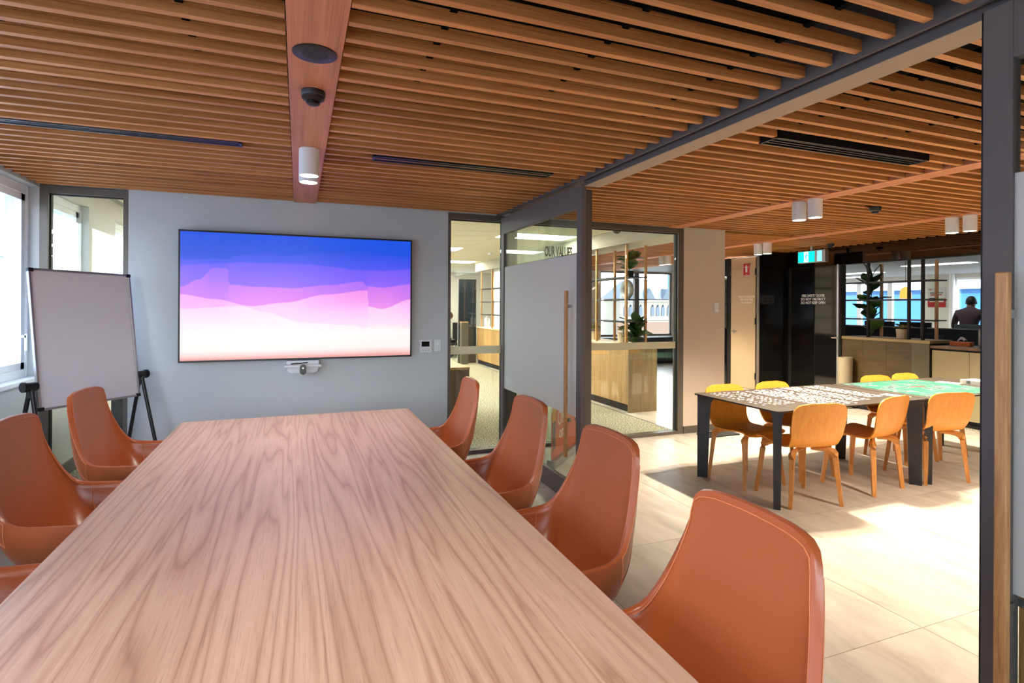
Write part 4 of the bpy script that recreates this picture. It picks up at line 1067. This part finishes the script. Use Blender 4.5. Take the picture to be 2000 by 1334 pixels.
text('word', 'OUR VALUES', 0.15, mat('letter_brown', rgb(112, 58, 30), 0.7), o, (0, 0, 0), (R(90), 0, 0), sx=0.38, bold=0.005)
# pull-up banner behind the fixed pane
t = thing('pull_up_banner', 'orange pull-up banner with white letters behind the frosted door', 'banner', (2.46, 4.87, 0), R(45))
MB().prism(rounded_rect(-0.40, 0.40, -0.045, 0.045, 0.02), 0.0, 0.075, 'z').build('base', M_alu, t, bevel=0.004)
MB().box(-0.385, 0.385, -0.002, 0.002, 0.075, 0.50).build('lower_panel', M_orange, t)
MB().prism([(-0.385, 0.50), (0.385, 0.50), (0.385, 0.74), (-0.10, 0.74), (-0.20, 0.66), (-0.25, 0.58)], -0.0026, -0.002, 'y').build('printed_shape', M_orange, t)
MB().box(-0.385, 0.385, -0.002, 0.002, 0.50, 1.28).build('upper_panel', M_pl_white, t)
MB().tube([(0, 0.02, 0.07), (0, 0.02, 1.28)], 0.008, 8).build('pole', M_alu, t)
text('print', 'OK', 0.20, M_pl_white, t, (-0.10, -0.003, 0.42), (R(90), 0, 0), sx=0.8)
text('print', 'on', 0.17, M_pl_white, t, (-0.10, -0.003, 0.28), (R(90), 0, 0), sx=0.8)
MB().box(-0.36, -0.325, -0.004, -0.002, 0.14, 0.42).box(-0.315, -0.28, -0.004, -0.002, 0.16, 0.42).build('printed_trousers', mat('print_grey', rgb(90, 88, 86), 0.6), t)
MB().prism([(-0.365, 0.42), (-0.275, 0.42), (-0.265, 0.50), (-0.29, 0.56), (-0.35, 0.56), (-0.375, 0.50)], -0.004, -0.002, 'y').build('printed_top', mat('print_yellow', rgb(206, 160, 40), 0.6), t)
MB().prism([(-0.345, 0.56), (-0.295, 0.56), (-0.285, 0.68), (-0.355, 0.68)], -0.004, -0.002, 'y').build('printed_head', mat('print_brown', rgb(110, 80, 66), 0.6), t)
# walnut bench block
t = thing('timber_bench', 'walnut-faced bench with pale top behind the narrow glass pane', 'bench', (1.35, 6.9, 0))
MB().box(-0.7, 0.62, -0.40, 0.7, 0.0, 0.715).build('body', M_walnut, t)
MB().box(-0.7, 0.625, -0.405, 0.7, 0.715, 0.745).build('top', M_oak, t, bevel=0.002)
# ================================================================== OFFICES BEYOND
ZC = 2.62
co = struct(MB().box(-2.1, 4.33, YB + 0.12, 18.0, ZC + 0.02, ZC + 0.08).build('ceiling_office', M_alu))
tm = MB().box(0.004, 1.196, 0.004, 0.596, 0, 0.02).mesh('ceiling_tile', M_offceil)
PANELS = {(4, 4), (4, 13), (2, 12), (1, 4), (1, 8), (2, 17), (4, 18), (3, 8)}
for i in range(6):
    for j in range(21):
        x, y = -1.82 + 1.2 * i, 5.44 + 0.6 * j
        if (i, j) in PANELS or x > 4.2: continue
        x1 = min(1.196, 4.33 - x)
        if x1 < 1.19: MB().box(0.004, x1, 0.004, 0.596, 0, 0.02).build('ceiling_tile', M_offceil, co, (x, y, ZC))
        else: link('ceiling_tile', tm, co, (x, y, ZC))
MB().box(-2.1, -1.82, 5.44, 18, 0, 0.02).build('ceiling_border', M_offceil2, co, (0, 0, ZC))
M_panel3 = emit('office_light_panel_day', (0.95, 0.98, 1.0, 1), W_PANEL)
def light_panel(x, y, z, a, b, label, m=None):
    t = thing('troffer_light', label, 'ceiling light', (x, y, z), 0, 'office ceiling light panels')
    MB().box(0, a, 0, b, 0.008, 0.02).build('tray', M_white, t)
    MB().box(0.015, a - 0.015, 0.015, b - 0.015, 0.0, 0.008).build('diffuser', m or M_panel, t)
PL = {(4, 4): 'large glowing ceiling light panel seen above the frosted door', (4, 13): 'small far ceiling light panel seen in the narrow glass pane', (2, 12): 'office ceiling light panel hidden behind the screen wall', (1, 4): 'ceiling light panel behind the wall near the easel', (1, 8): 'second ceiling light panel behind the wall near the easel', (2, 17): 'remote ceiling light panel at the office end', (4, 18): 'farthest ceiling light panel over the seated worker', (3, 8): 'ceiling light panel over the corridor carpet'}
for (i, j), lb in PL.items(): light_panel(-1.82 + 1.2 * i, 5.44 + 0.6 * j, ZC, min(1.2, 4.33 - (-1.82 + 1.2 * i)), 0.6, lb, M_panel3 if i == 1 else M_panel)
t = thing('dome_camera', 'black dome security camera on the ceiling behind the big glass pane', 'camera', (4.15, 6.62, ZC))
MB().lathe([(0.095, 0), (0.095, -0.015), (0.06, -0.03)], 24).build('base', M_pl_white, t, smooth=40)
MB().lathe([(0.065, -0.025), (0.063, -0.05), (0.045, -0.085), (0.015, -0.098)], 24).build('dome', M_gloss_blk, t, smooth=40)
detector(3.76, 10.94, 'white smoke detector on the office ceiling in the narrow glass pane', ZC, M_pl_white)
# outer wall of the rear office
wl = MB().box(-2.10, -1.89, YB + 0.12, 18.0, 0.0, 0.93).box(-2.16, -1.89, YB + 0.12, 18.0, 2.44, 2.75).box(-2.10, -1.89, 6.42, 7.24, 0.93, 2.44).box(-2.10, -1.89, 9.7, 10.4, 0.93, 2.44).box(-2.10, -1.89, 12.8, 18, 0.93, 2.44)
struct(wl.build('wall_office_left', M_offwall))
struct(MB().box(-1.90, -1.875, YB + 0.12, 18.0, 0.0, 0.12).build('baseboard_office_left', M_frame))
window_run('window_7', -1.985, YB + 0.12, 6.42, 0.94, 2.44, 1)
window_run('window_8', -1.985, 7.24, 9.7, 0.94, 2.44, 3)
window_run('window_9', -1.985, 10.4, 12.8, 0.94, 2.44, 3)
struct(MB().box(-2.1, 3.4, 17.9, 18.0, 0, 2.75).box(4.6, 7, 17.9, 18.0, 0, 2.75).box(3.4, 4.6, 17.9, 18, 2.2, 2.75).build('wall_office_end', M_offwall))
struct(MB().box(3.4, 4.6, 17.93, 17.95, 0.8, 2.2).build('window_10', M_glass_w))
struct(MB().box(3.4, 4.6, 17.9, 18.0, 0, 0.8).build('wall_office_sill', M_offwall))
struct(MB().box(4.85, 7.0, 13.75, 13.85, 0, 2.75).box(6.95, 7.05, 13.85, 18, 0, 2.75).box(4.33, 7.05, 13.8, 18.0, ZC, ZC + 0.06).build('wall_office_right', M_offwall))
struct(MB().box(4.25, 7.0, 13.0, 18.0, -0.06, 0.0).build('floor_office_far', M_carpet))
# credenza against the glass, dark block low in the left glazing
t = thing('office_cabinet', 'dark charcoal cabinet beyond the glass beside the easel', 'cabinet', (-1.42, 6.2, 0))
MB().box(-0.16, 0.5, -0.25, 0.25, 0.06, 0.80).build('body', mat('charcoal_cabinet', rgb(62, 62, 58), 0.6), t, bevel=0.003)
MB().box(-0.14, 0.48, -0.23, 0.23, 0.0, 0.06).build('plinth', M_black, t)
# dark glass box at the end of the corridor
w = struct(link('window_11', None, None, (3.88, 13.85, 0)))
MB().box(0, 0.02, 0, 0.04, 0, 2.2).build('window_frame', M_alu, w)
MB().box(0.02, 0.5, 0.005, 0.03, 0.35, 2.2).build('pane', mat('smoked_glass', rgb(26, 34, 38), 0.05, spec=0.8), w)
MB().box(0.02, 0.5, 0.0, 0.04, 0.0, 0.35).build('spandrel', M_olive, w)
MB().box(0.02, 0.5, -0.004, 0.0, 1.0, 1.02).build('rail', M_steel_d, w)
t = thing('pedestal_box', 'dark olive pedestal box at the corridor end by the smoked glass', 'pedestal', (3.98, 13.62, 0))
MB().box(-0.09, 0.09, -0.09, 0.09, 0.0, 1.07).build('body', mat('pedestal_olive', rgb(84, 82, 66), 0.6), t, bevel=0.003)
MB().box(-0.095, 0.095, -0.095, 0.095, 1.07, 1.09).build('cap', M_oak, t)
# ---- right office (x > 7.85)
struct(MB().box(7.85, 16.4, 2.0, 8.75, 2.42, 2.50).box(10.0, 16.4, 8.75, 13.1, 2.42, 2.50).build('ceiling_office_right', M_offceil2))
struct(MB().box(7.85, 16.4, 1.9, 2.0, 0, 2.5).box(10.0, 16.4, 13.0, 13.1, 0, 2.5).box(7.85, 10.1, 8.65, 8.75, 0, 2.75).box(10.0, 10.1, 8.75, 13.0, 0, 2.75).build('wall_office_right_sides', M_offwall))
fw_ = MB().box(16.3, 16.45, 2.0, 13.0, 0, 0.74).box(16.3, 16.45, 2.0, 13.0, 2.31, 2.5).box(16.3, 16.45, 9.36, 10.12, 0.74, 2.31).box(16.3, 16.45, 2.0, 4.0, 0.74, 2.31)
struct(fw_.build('wall_office_far', M_offwall))
def far_window(name, x, y0, y1, z0, z1, n):
    w = struct(link(name, None, None, (x, y0, 0))); L_ = y1 - y0
    MB().box(-0.02, 0.04, 0, L_, z0, z0 + 0.05).box(-0.02, 0.04, 0, L_, z1 - 0.05, z1).build('window_frame', M_white, w)
    for i in range(n + 1):
        yy = L_ * i / n; MB().box(-0.04, 0.04, max(0, yy - 0.07), min(L_, yy + 0.07), z0, z1).build('mullion', M_white, w)
    for i in range(n):
        MB().box(-0.004, 0.004, L_ * i / n + 0.07, L_ * (i + 1) / n - 0.07, z0 + 0.05, z1 - 0.05).build('pane', M_glass_w, w)
far_window('window_12', 16.36, 10.12, 13.0, 0.74, 2.31, 3)
far_window('window_13', 16.36, 4.0, 9.36, 0.74, 2.31, 4)
o = struct(MB().tube([(16.22, 9.36, 0.3), (16.22, 9.36, 2.42)], 0.06, 14).build('wall_column', M_white, smooth=40))
for k, (x, y, lb) in enumerate(((15.2, 11.2, 'slim ceiling light panel above the window behind the screen'), (12.1, 6.7, 'ceiling light panel above the standing worker'), (9.2, 4.4, 'ceiling light panel over the cream cabinet'), (13.5, 9.5, 'ceiling light panel in the middle of the right office'))):
    light_panel(x, y, 2.40, 0.35, 1.3, lb, M_panel2)
# lobby far end with window
struct(MB().box(4.87, 7.40, 12.6, 12.75, 0, 2.62).box(9.68, 10.1, 12.6, 12.75, 0, 2.62).box(7.40, 9.68, 12.6, 12.75, 0, 0.72).box(7.40, 9.68, 12.6, 12.75, 2.44, 2.62).build('wall_lobby_far', M_wall_w))
struct(MB().box(7.75, 10.0, 8.75, 12.6, 2.46, 2.55).build('ceiling_lobby_far', M_olive))
w = struct(link('window_14', None, None, (7.40, 12.66, 0)))
MB().box(0, 2.28, -0.03, 0.03, 0.72, 0.76).box(0, 2.28, -0.03, 0.03, 2.40, 2.44).box(0, 0.04, -0.03, 0.03, 0.76, 2.40).box(2.24, 2.28, -0.03, 0.03, 0.76, 2.40).build('window_frame', M_frame_d, w)
MB().box(1.07, 1.21, -0.05, 0.05, 0.76, 2.40).build('mullion', M_frame_d, w)
for a, b_ in ((0.04, 1.07), (1.21, 2.24)): MB().box(a, b_, -0.004, 0.004, 0.76, 2.40).build('pane', M_glass_w, w)
t = thing('lobby_sideboard', 'black low sideboard under the far lobby window', 'sideboard', (8.4, 12.3, 0))
MB().box(-1.3, 1.3, -0.25, 0.25, 0.05, 0.70).build('body', M_black, t, bevel=0.004)
for k in range(4): MB().box(-1.28 + k * 0.64, -0.66 + k * 0.64, -0.262, -0.25, 0.08, 0.68).build('door', M_steel_d, t)
downlight(6.20, 8.36, W_OPEN, 'white cylinder ceiling light seen through the big pane, left of the pair', G)
downlight(6.20, 8.19, W_OPEN, 'white cylinder ceiling light seen through the big pane, right of the pair', G)
# ---- right office furniture
def desk(x, y, w_, d_, label, rz=0):
    t = thing('office_desk', label, 'desk', (x, y, 0), rz)
    MB().box(-d_ / 2, d_ / 2, -w_ / 2, w_ / 2, 0.715, 0.74).build('desktop', M_pl_white, t, bevel=0.003)
    MB().box(-d_ / 2 - 0.03, -d_ / 2, -w_ / 2, w_ / 2, 0.45, 1.14).build('divider', mat('divider_charcoal', rgb(40, 42, 46), 0.9), t, bevel=0.004)
    MB().box(-d_ / 2 - 0.035, -d_ / 2 + 0.005, -w_ / 2, w_ / 2, 1.14, 1.16).build('divider_cap', M_alu, t)
    for sx in (-1, 1):
        for sy in (-1, 1): MB().box(sx * (d_ / 2 - 0.06) - 0.02, sx * (d_ / 2 - 0.06) + 0.02, sy * (w_ / 2 - 0.06) - 0.02, sy * (w_ / 2 - 0.06) + 0.02, 0, 0.715).build('leg', M_white, t)
desk(10.75, 5.35, 2.0, 0.8, 'office desk with charcoal divider before the standing worker')
desk(10.75, 7.40, 2.0, 0.8, 'office desk with charcoal divider behind the planter screen')
def monitor(x, y, z, rz, label, back, w_=0.55, h_=0.33):
    t = thing('computer_monitor', label, 'monitor', (x, y, z), rz)
    MB().box(-w_ / 2, w_ / 2, -0.012, 0.012, 0.12, 0.12 + h_).build('panel', back, t, bevel=0.004)
    MB().box(-w_ / 2 + 0.01, w_ / 2 - 0.01, 0.0122, 0.0128, 0.13, 0.11 + h_).build('display', M_gloss_blk, t)
    MB().box(-0.03, 0.03, -0.035, -0.012, 0.02, 0.25).build('neck', M_alu, t)
    MB().box(-0.11, 0.11, -0.10, 0.06, 0.0, 0.012).build('foot', M_alu, t)
M_monback = mat('monitor_silver', rgb(120, 132, 136), 0.4, 0.3)
monitor(10.85, 5.92, 0.74, R(-90), 'silver-backed monitor in front of the standing worker', M_monback, 0.6, 0.36)
monitor(10.75, 7.50, 0.74, R(-90), 'black monitor left of the flower pot behind the screen', M_pl_black, 0.6, 0.38)
monitor(10.75, 6.82, 0.74, R(-95), 'black monitor right of the flower pot behind the screen', M_pl_black, 0.6, 0.38)
t = thing('task_chair', 'office chair with a navy jacket hung over its back', 'chair', (9.75, 5.95, 0), R(-80))
def jk(u, v):
    a = (u - .5) * 2
    return (0.27 * a * (0.72 + 0.4 * v) , -0.02 - 0.05 * (1 - a * a) + 0.012 * math.sin(a * 11) * v, 1.10 - 0.62 * v - 0.05 * a * a * (1 - v))
MB().box(-0.22, 0.22, 0.0, 0.04, 0.55, 1.06).build('backrest', M_pl_black, t, bevel=0.02)
MB().grid(jk, 17, 12).build('jacket', M_dkblue, t, smooth=80).modifiers.new('s', 'SOLIDIFY').thickness = 0.02
MB().box(-0.24, 0.24, 0.02, 0.48, 0.44, 0.51).build('seat', M_pl_black, t, bevel=0.02)
MB().lathe([(0.03, 0.08), (0.03, 0.44)], 12, (0, 0.25, 0)).build('column', M_chrome, t)
for k in range(5):
    a = R(72 * k); MB().tube([(0, 0.25, 0.09), (0.28 * math.cos(a), 0.25 + 0.28 * math.sin(a), 0.03)], 0.018, 6).build('leg', M_pl_black, t)
t = thing('wall_poster', 'white and red notice poster on the far office wall', 'poster', (16.28, 9.775, 1.80), R(-90))
MB().box(-0.225, 0.225, 0.0, 0.012, -0.27, 0.27).build('sheet', mat('poster_white', rgb(206, 204, 202), 0.5), t)
MB().box(-0.225, 0.225, -0.002, 0.0, -0.27, -0.13).build('red_band', M_red, t)
MB().box(-0.225, -0.18, -0.002, 0.0, -0.13, -0.03).box(0.18, 0.225, -0.002, 0.0, -0.13, -0.03).build('red_corner', M_red, t)
MB().box(-0.18, 0.06, -0.003, 0.0, -0.10, -0.02).build('photo_block', M_gloss_blk, t)
MB().box(0.07, 0.17, -0.003, 0.0, -0.10, -0.02).build('photo_block', mat('poster_tan', rgb(150, 140, 120), 0.6), t)
MB().box(-0.15, 0.13, -0.003, 0.0, 0.055, 0.085).build('red_line', M_red, t)
hl = MB()
for k, (a, b_) in enumerate(((-0.17, -0.125), (-0.12, -0.07), (-0.062, -0.02), (0.0, 0.04), (0.048, 0.10), (0.108, 0.16))): hl.box(a, b_, -0.003, 0, 0.108, 0.132)
hl.build('headline_strokes', M_black, t)
lg_ = MB()
for a in (-0.195, -0.165, -0.135): lg_.box(a, a + 0.02, -0.003, 0, 0.205, 0.232)
lg_.build('logo_strokes', M_red, t)
t = thing('pendant_lamp', 'warm dome pendant lamp behind the timber screen', 'lamp', (9.6, 6.25, 1.66))
MB().lathe([(0.085, 0.0), (0.082, 0.10), (0.06, 0.17), (0.02, 0.20)], 20).build('shade', mat('lamp_amber', rgb(214, 150, 70), 0.5, emit=rgb(255, 190, 90), estr=0.6), t, smooth=40)
MB().tube([(0, 0, 0.2), (0, 0, 0.76)], 0.004, 6).build('cord', M_pl_black, t)
# ---- people
def person(name, label, loc, rz, J, shirt, trouser, skin, hair, seated=False):
    """J: joint -> (x, y, z, radius); one continuous skinned body"""
    E_ = [('pel', 'spi'), ('spi', 'che'), ('che', 'nec'), ('nec', 'chi'), ('chi', 'hed')]
    for s in 'LR':
        E_ += [('che', 'sho' + s), ('sho' + s, 'elb' + s), ('elb' + s, 'wri' + s), ('wri' + s, 'pal' + s), ('pel', 'hip' + s), ('hip' + s, 'kne' + s), ('kne' + s, 'ank' + s), ('ank' + s, 'toe' + s)]
        for k in range(5): E_.append(('pal' + s, 'f%d' % k + s))
    for s, sx in (('L', -1), ('R', 1)):
        p, w_ = Vector(J['pal' + s][:3]), Vector(J['wri' + s][:3]); d = (p - w_).normalized(); sd = d.cross(Vector((0, 0, 1)))
        sd = sd.normalized() if sd.length > .1 else Vector((0, 1, 0))
        for k in range(5):
            ln = (0.045, 0.075, 0.082, 0.076, 0.06)[k]; of = (-0.05, -0.028, -0.009, 0.010, 0.028)[k]
            q = p + d * ln + sd * of; J['f%d' % k + s] = (q.x, q.y, q.z, 0.009)
    names = list(J); idx = {n_: i for i, n_ in enumerate(names)}
    me = bpy.data.meshes.new(name); me.from_pydata([J[n_][:3] for n_ in names], [(idx[a], idx[b_]) for a, b_ in E_], [])
    o = bpy.data.objects.new(name, me); COL.objects.link(o)
    o.modifiers.new('skin', 'SKIN'); sub = o.modifiers.new('sub', 'SUBSURF'); sub.levels = 2; sub.render_levels = 2
    sv = me.skin_vertices[0].data
    for n_, i in idx.items():
        r_ = J[n_][3]; sv[i].radius = (r_, r_ * (0.78 if n_ in ('che', 'spi', 'pel') else 1.0)); sv[i].use_root = (n_ == 'pel')
    dg = bpy.context.evaluated_depsgraph_get()
    bm_ = bpy.data.meshes.new_from_object(o.evaluated_get(dg)); bpy.data.objects.remove(o)
    bm_.materials.clear()
    for m in (shirt, trouser, skin, M_pl_black): bm_.materials.append(m)
    segs = [(Vector(J[a][:3]), Vector(J[b_][:3]), a, b_) for a, b_ in E_]
    for p in bm_.polygons:
        c = p.center; best = None
        for A, B, a, b_ in segs:
            ab = B - A; u = max(0, min(1, (c - A).dot(ab) / max(1e-9, ab.length_squared))); d_ = (A + ab * u - c).length
            if best is None or d_ < best[0]: best = (d_, a, b_)
        a, b_ = best[1], best[2]
        p.material_index = 2 if (a in ('nec', 'chi') or a[:3] in ('wri', 'pal')) else 3 if a[:3] == 'ank' else 1 if (a[:3] in ('hip', 'kne') or b_[:3] == 'hip') else 0
        p.use_smooth = True
    bm_.name = name
    ob = link(name, bm_, None, loc, (0, 0, rz))
    h = Vector(J['hed'][:3]); ch = Vector(J['chi'][:3])
    fwd = Vector(J.get('_f', (0, 1, 0)))
    hc = h + Vector((0, 0, -0.02))
    hm = MB()
    def cap(u, v):
        th_, ph = 2 * math.pi * u, math.pi * (0.02 + 0.60 * v)
        x, y, z = math.sin(ph) * math.cos(th_), math.sin(ph) * math.sin(th_), math.cos(ph)
        front = y > 0.35 and z < 0.45
        k = 0.93 if front else 1.0
        return (hc.x + x * 0.088 * k, hc.y - 0.012 + y * 0.106 * k, hc.z + 0.012 + z * 0.118)
    hm.grid(cap, 22, 12).build('hair', hair, ob, smooth=80).modifiers.new('s', 'SOLIDIFY').thickness = 0.012
    face = MB().tube([(hc.x, hc.y + 0.088, hc.z + 0.015), (hc.x, hc.y + 0.112, hc.z - 0.022), (hc.x, hc.y + 0.09, hc.z - 0.03)], 0.011, 6, rs=[0.007, 0.013, 0.009])
    for s in (-1, 1): face.lathe([(0.006, -0.008), (0.026, -0.004), (0.026, 0.006), (0.006, 0.010)], 12, (hc.x + s * 0.086, hc.y - 0.005, hc.z - 0.012), 'x')
    face.build('nose_and_ears', skin, ob, smooth=60)
    for s in (-1, 1): MB().lathe([(0.004, -0.006), (0.011, -0.002), (0.011, 0.004), (0.004, 0.006)], 10, (hc.x + s * 0.034, hc.y + 0.092, hc.z + 0.008), 'y').build('eye', M_pl_black, ob)
    return tag(ob, label, 'person')
std = {'pel': (0, -.04, .96, .145), 'spi': (0, .04, 1.13, .135), 'che': (0, .13, 1.34, .165), 'nec': (0, .21, 1.50, .062), 'chi': (0, .255, 1.56, .075), 'hed': (0, .275, 1.645, .092)}
for s, sx in (('L', -1), ('R', 1)):
    std.update({'sho' + s: (.19 * sx, .13, 1.41, .075), 'elb' + s: (.26 * sx, .16, 1.12, .05), 'wri' + s: (.22 * sx, .36, 1.0, .034), 'pal' + s: (.20 * sx, .45, .985, .036), 'hip' + s: (.10 * sx, -.03, .88, .095), 'kne' + s: (.11 * sx, 0, .49, .065), 'ank' + s: (.11 * sx, -.04, .08, .045), 'toe' + s: (.12 * sx, .12, .04, .04)})
person('person', 'person in a dark plum shirt standing bent over the far desk', (12.42, 6.88, 0), R(-72), std, M_shirt, M_trouser, M_skin_d, M_hair)
def sit(lean):
    J = {'pel': (0, 0, .50, .15), 'spi': (0, .02 + lean * .3, .68, .135), 'che': (0, .05 + lean, .92, .155), 'nec': (0, .09 + lean, 1.08, .058), 'chi': (0, .125 + lean, 1.13, .07), 'hed': (0, .14 + lean, 1.215, .09)}
    for s, sx in (('L', -1), ('R', 1)):
        J.update({'sho' + s: (.18 * sx, .05 + lean, .99, .07), 'elb' + s: (.24 * sx, .16 + lean, .73, .048), 'wri' + s: (.17 * sx, .38 + lean, .78, .033), 'pal' + s: (.15 * sx, .46 + lean, .775, .034), 'hip' + s: (.10 * sx, .08, .50, .09), 'kne' + s: (.12 * sx, .46, .50, .065), 'ank' + s: (.12 * sx, .44, .08, .045), 'toe' + s: (.12 * sx, .58, .04, .04)})
    return J
person('person', 'seated person in a white shirt seen from behind in the narrow pane', (4.22, 15.55, 0), R(18), sit(0.06), M_shirt_w, M_trouser, M_skin, M_hair_b)
person('person', 'person facing the camera behind the far black monitor', (4.30, 17.35, 0), R(172), sit(0.0), M_shirt, M_trouser, M_skin, M_hair_b)
def task_chair2(x, y, rz, label):
    t = thing('task_chair', label, 'chair', (x, y, 0), rz)
    MB().box(-0.21, 0.21, -0.25, -0.21, 0.55, 1.02).build('backrest', M_pl_black, t, bevel=0.015)
    MB().box(-0.24, 0.24, -0.22, 0.22, 0.37, 0.43).build('seat', M_pl_black, t, bevel=0.02)
    MB().lathe([(0.03, 0.08), (0.03, 0.37)], 12).build('column', M_chrome, t)
    for k in range(5):
        a = R(72 * k); MB().tube([(0, 0, 0.09), (0.28 * math.cos(a), 0.28 * math.sin(a), 0.03)], 0.018, 6).build('leg', M_pl_black, t)
task_chair2(4.24, 15.50, R(18), 'black mesh task chair of the person in the white shirt')
task_chair2(4.30, 17.37, R(172), 'black task chair of the person facing the camera')
t = thing('office_desk', 'white desk between the two seated people', 'desk', (4.2, 16.45, 0))
MB().box(-0.7, 0.7, -0.5, 0.5, 0.715, 0.74).build('desktop', M_pl_white, t, bevel=0.003)
for sx in (-1, 1): MB().box(sx * 0.64 - 0.03, sx * 0.64 + 0.03, -0.45, 0.45, 0, 0.715).build('leg', M_white, t)
monitor(4.05, 16.35, 0.74, R(185), 'black monitor on the desk between the seated people', M_pl_black, 0.6, 0.36)
# ================================================================== OUTSIDE
def building(name, label, x, y, z, wd, dp, ht, nx, nz, wall, glassm, face, win=(0.62, 0.55), band=None):
    """box building; the windows of the face turned to the office are parts. face: '+x','-x','-y' """
    t = thing(name, label, 'building', (x, y, z))
    MB().box(-dp / 2, dp / 2, -wd / 2, wd / 2, 0, ht).build('wall', wall, t) if face in ('+x', '-x') else MB().box(-wd / 2, wd / 2, -dp / 2, dp / 2, 0, ht).build('wall', wall, t)
    cw, chh = wd / nx, ht / nz; a, b_ = cw * win[0] / 2, chh * win[1] / 2
    sgn = 1 if face == '+x' else -1
    if face == '-y': me = MB().box(-a, a, -0.06, 0.06, -b_, b_).mesh('window', glassm)
    else: me = MB().box(-0.06, 0.06, -a, a, -b_, b_).mesh('window', glassm)
    for i in range(nx):
        for j in range(nz):
            c = -wd / 2 + cw * (i + .5); zz = chh * (j + .5)
            link('window', me, t, (c, -dp / 2, zz) if face == '-y' else (sgn * dp / 2, c, zz))
    if band:
        for j in range(nz + 1):
            zz = chh * j
            (MB().box(-wd / 2 - .1, wd / 2 + .1, -dp / 2 - .35, -dp / 2, zz - .22, zz + .22) if face == '-y' else MB().box(min(sgn * dp / 2, sgn * (dp / 2 + .35)), max(sgn * dp / 2, sgn * (dp / 2 + .35)), -wd / 2, wd / 2, zz - .22, zz + .22)).build('ledge', band, t)
    return t
M_bwhite = mat('facade_white', rgb(206, 214, 222), 0.7); M_bblue = mat('facade_glass_blue', rgb(112, 150, 190), 0.25); M_bsteel = mat('facade_blue_panel', rgb(40, 96, 140), 0.5)
M_bdark = mat('facade_dark_window', rgb(60, 70, 84), 0.3); M_stonew = mat('church_stone', rgb(120, 112, 100), 0.9); M_slate = mat('slate_roof', rgb(58, 66, 78), 0.7); M_brick = mat('brick_brown', rgb(104, 80, 66), 0.9)
building('office_block', 'white and blue office block outside the meeting room window', -19, 16, -20, 72, 8, 52, 19, 15, mat('facade_pale', rgb(158, 166, 174), 0.7), mat('facade_window_blue', rgb(78, 104, 138), 0.25), '+x', (0.80, 0.62), mat('facade_ledge', rgb(176, 184, 192), 0.7))
building('blue_block', 'blue panelled block outside the far right office windows', 32, 11, -22, 36, 8, 24.6, 15, 10, M_bsteel, mat('facade_blue_light', rgb(52, 116, 164), 0.3), '-x', (0.92, 0.66), M_bwhite)
building('apartment_block', 'pale apartment tower with small dark windows behind the blue block', 70, 28, -20, 56, 10, 50, 17, 17, M_bwhite, M_bdark, '-x', (0.4, 0.4))
# church seen through the lobby window
t = thing('church', 'stone church with slate roofs and pointed windows outside the lobby', 'building', (83.0, 122.0, -6))
def churchP(x): return x
MB().box(-8, 8, -4, 4, -8, 9.5).build('wall', M_stonew, t)
MB().box(-9, 9.5, -4.4, -4.0, -8, 3.6).build('lower_wall', M_brick, t)
rf = MB().add([(-8.8, -4.8, 9.5), (8.8, -4.8, 9.5), (8.8, 4.8, 9.5), (-8.8, 4.8, 9.5), (-4.6, 0, 14.6), (4.6, 0, 14.6)], [(0, 1, 5, 4), (1, 2, 5), (2, 3, 4, 5), (3, 0, 4), (0, 3, 2, 1)]).build('roof', M_slate, t)
def gothic(cx, w_, z0, h_, y, m, nm):
    pts = [(cx - w_, z0), (cx + w_, z0), (cx + w_, z0 + h_ * .6)] + [(cx + w_ - w_ * k / 4 * 1.0, z0 + h_ * .6 + h_ * .4 * math.sin(R(90 * k / 4))) for k in range(1, 5)] + [(cx - w_ + w_ * (4 - k) / 4 * 1.0, z0 + h_ * .6 + h_ * .4 * math.sin(R(90 * (4 - (4 - (4 - k))) / 4))) for k in range(3, 0, -1)] + [(cx - w_, z0 + h_ * .6)]
    MB().prism(pts, y - 0.15, y, 'y').build(nm, m, t)
for cx in (-6.5, -5.0, -3.5, -2.0, 1.6, 3.2, 4.8, 6.6): gothic(cx, 0.5, 5.2, 2.9, -4.0, M_bdark, 'window')
for cx in (-5.8, 0.2, 5.6):
    MB().add([(cx - 1.6, -4.9, 9.5), (cx + 1.6, -4.9, 9.5), (cx, -4.9, 12.2), (cx, -1.5, 12.2), (cx - 1.6, -2.5, 9.5), (cx + 1.6, -2.5, 9.5)], [(0, 1, 2), (0, 2, 3, 4), (1, 5, 3, 2), (0, 4, 5, 1)]).build('gable', M_slate, t)
for z in (4.2, 8.9): MB().box(-8.2, 8.2, -4.25, -4.0, z, z + .35).build('ledge', M_bwhite, t)
building('apartment_tower', 'white apartment tower left of the church', 66, 130, -40, 10, 10, 90, 4, 26, M_bwhite, M_bdark, '-y', (0.4, 0.4))
building('glass_tower', 'pale blue glass tower right of the church', 108, 130, -40, 12, 10, 52, 4, 16, M_bsteel, M_bsteel, '-y', (0.85, 0.7), M_bwhite)
o = struct(MB().box(-150, 250, -150, 400, -40.5, -40).build('ground', mat('street_ground', rgb(120, 120, 118), 0.9)))
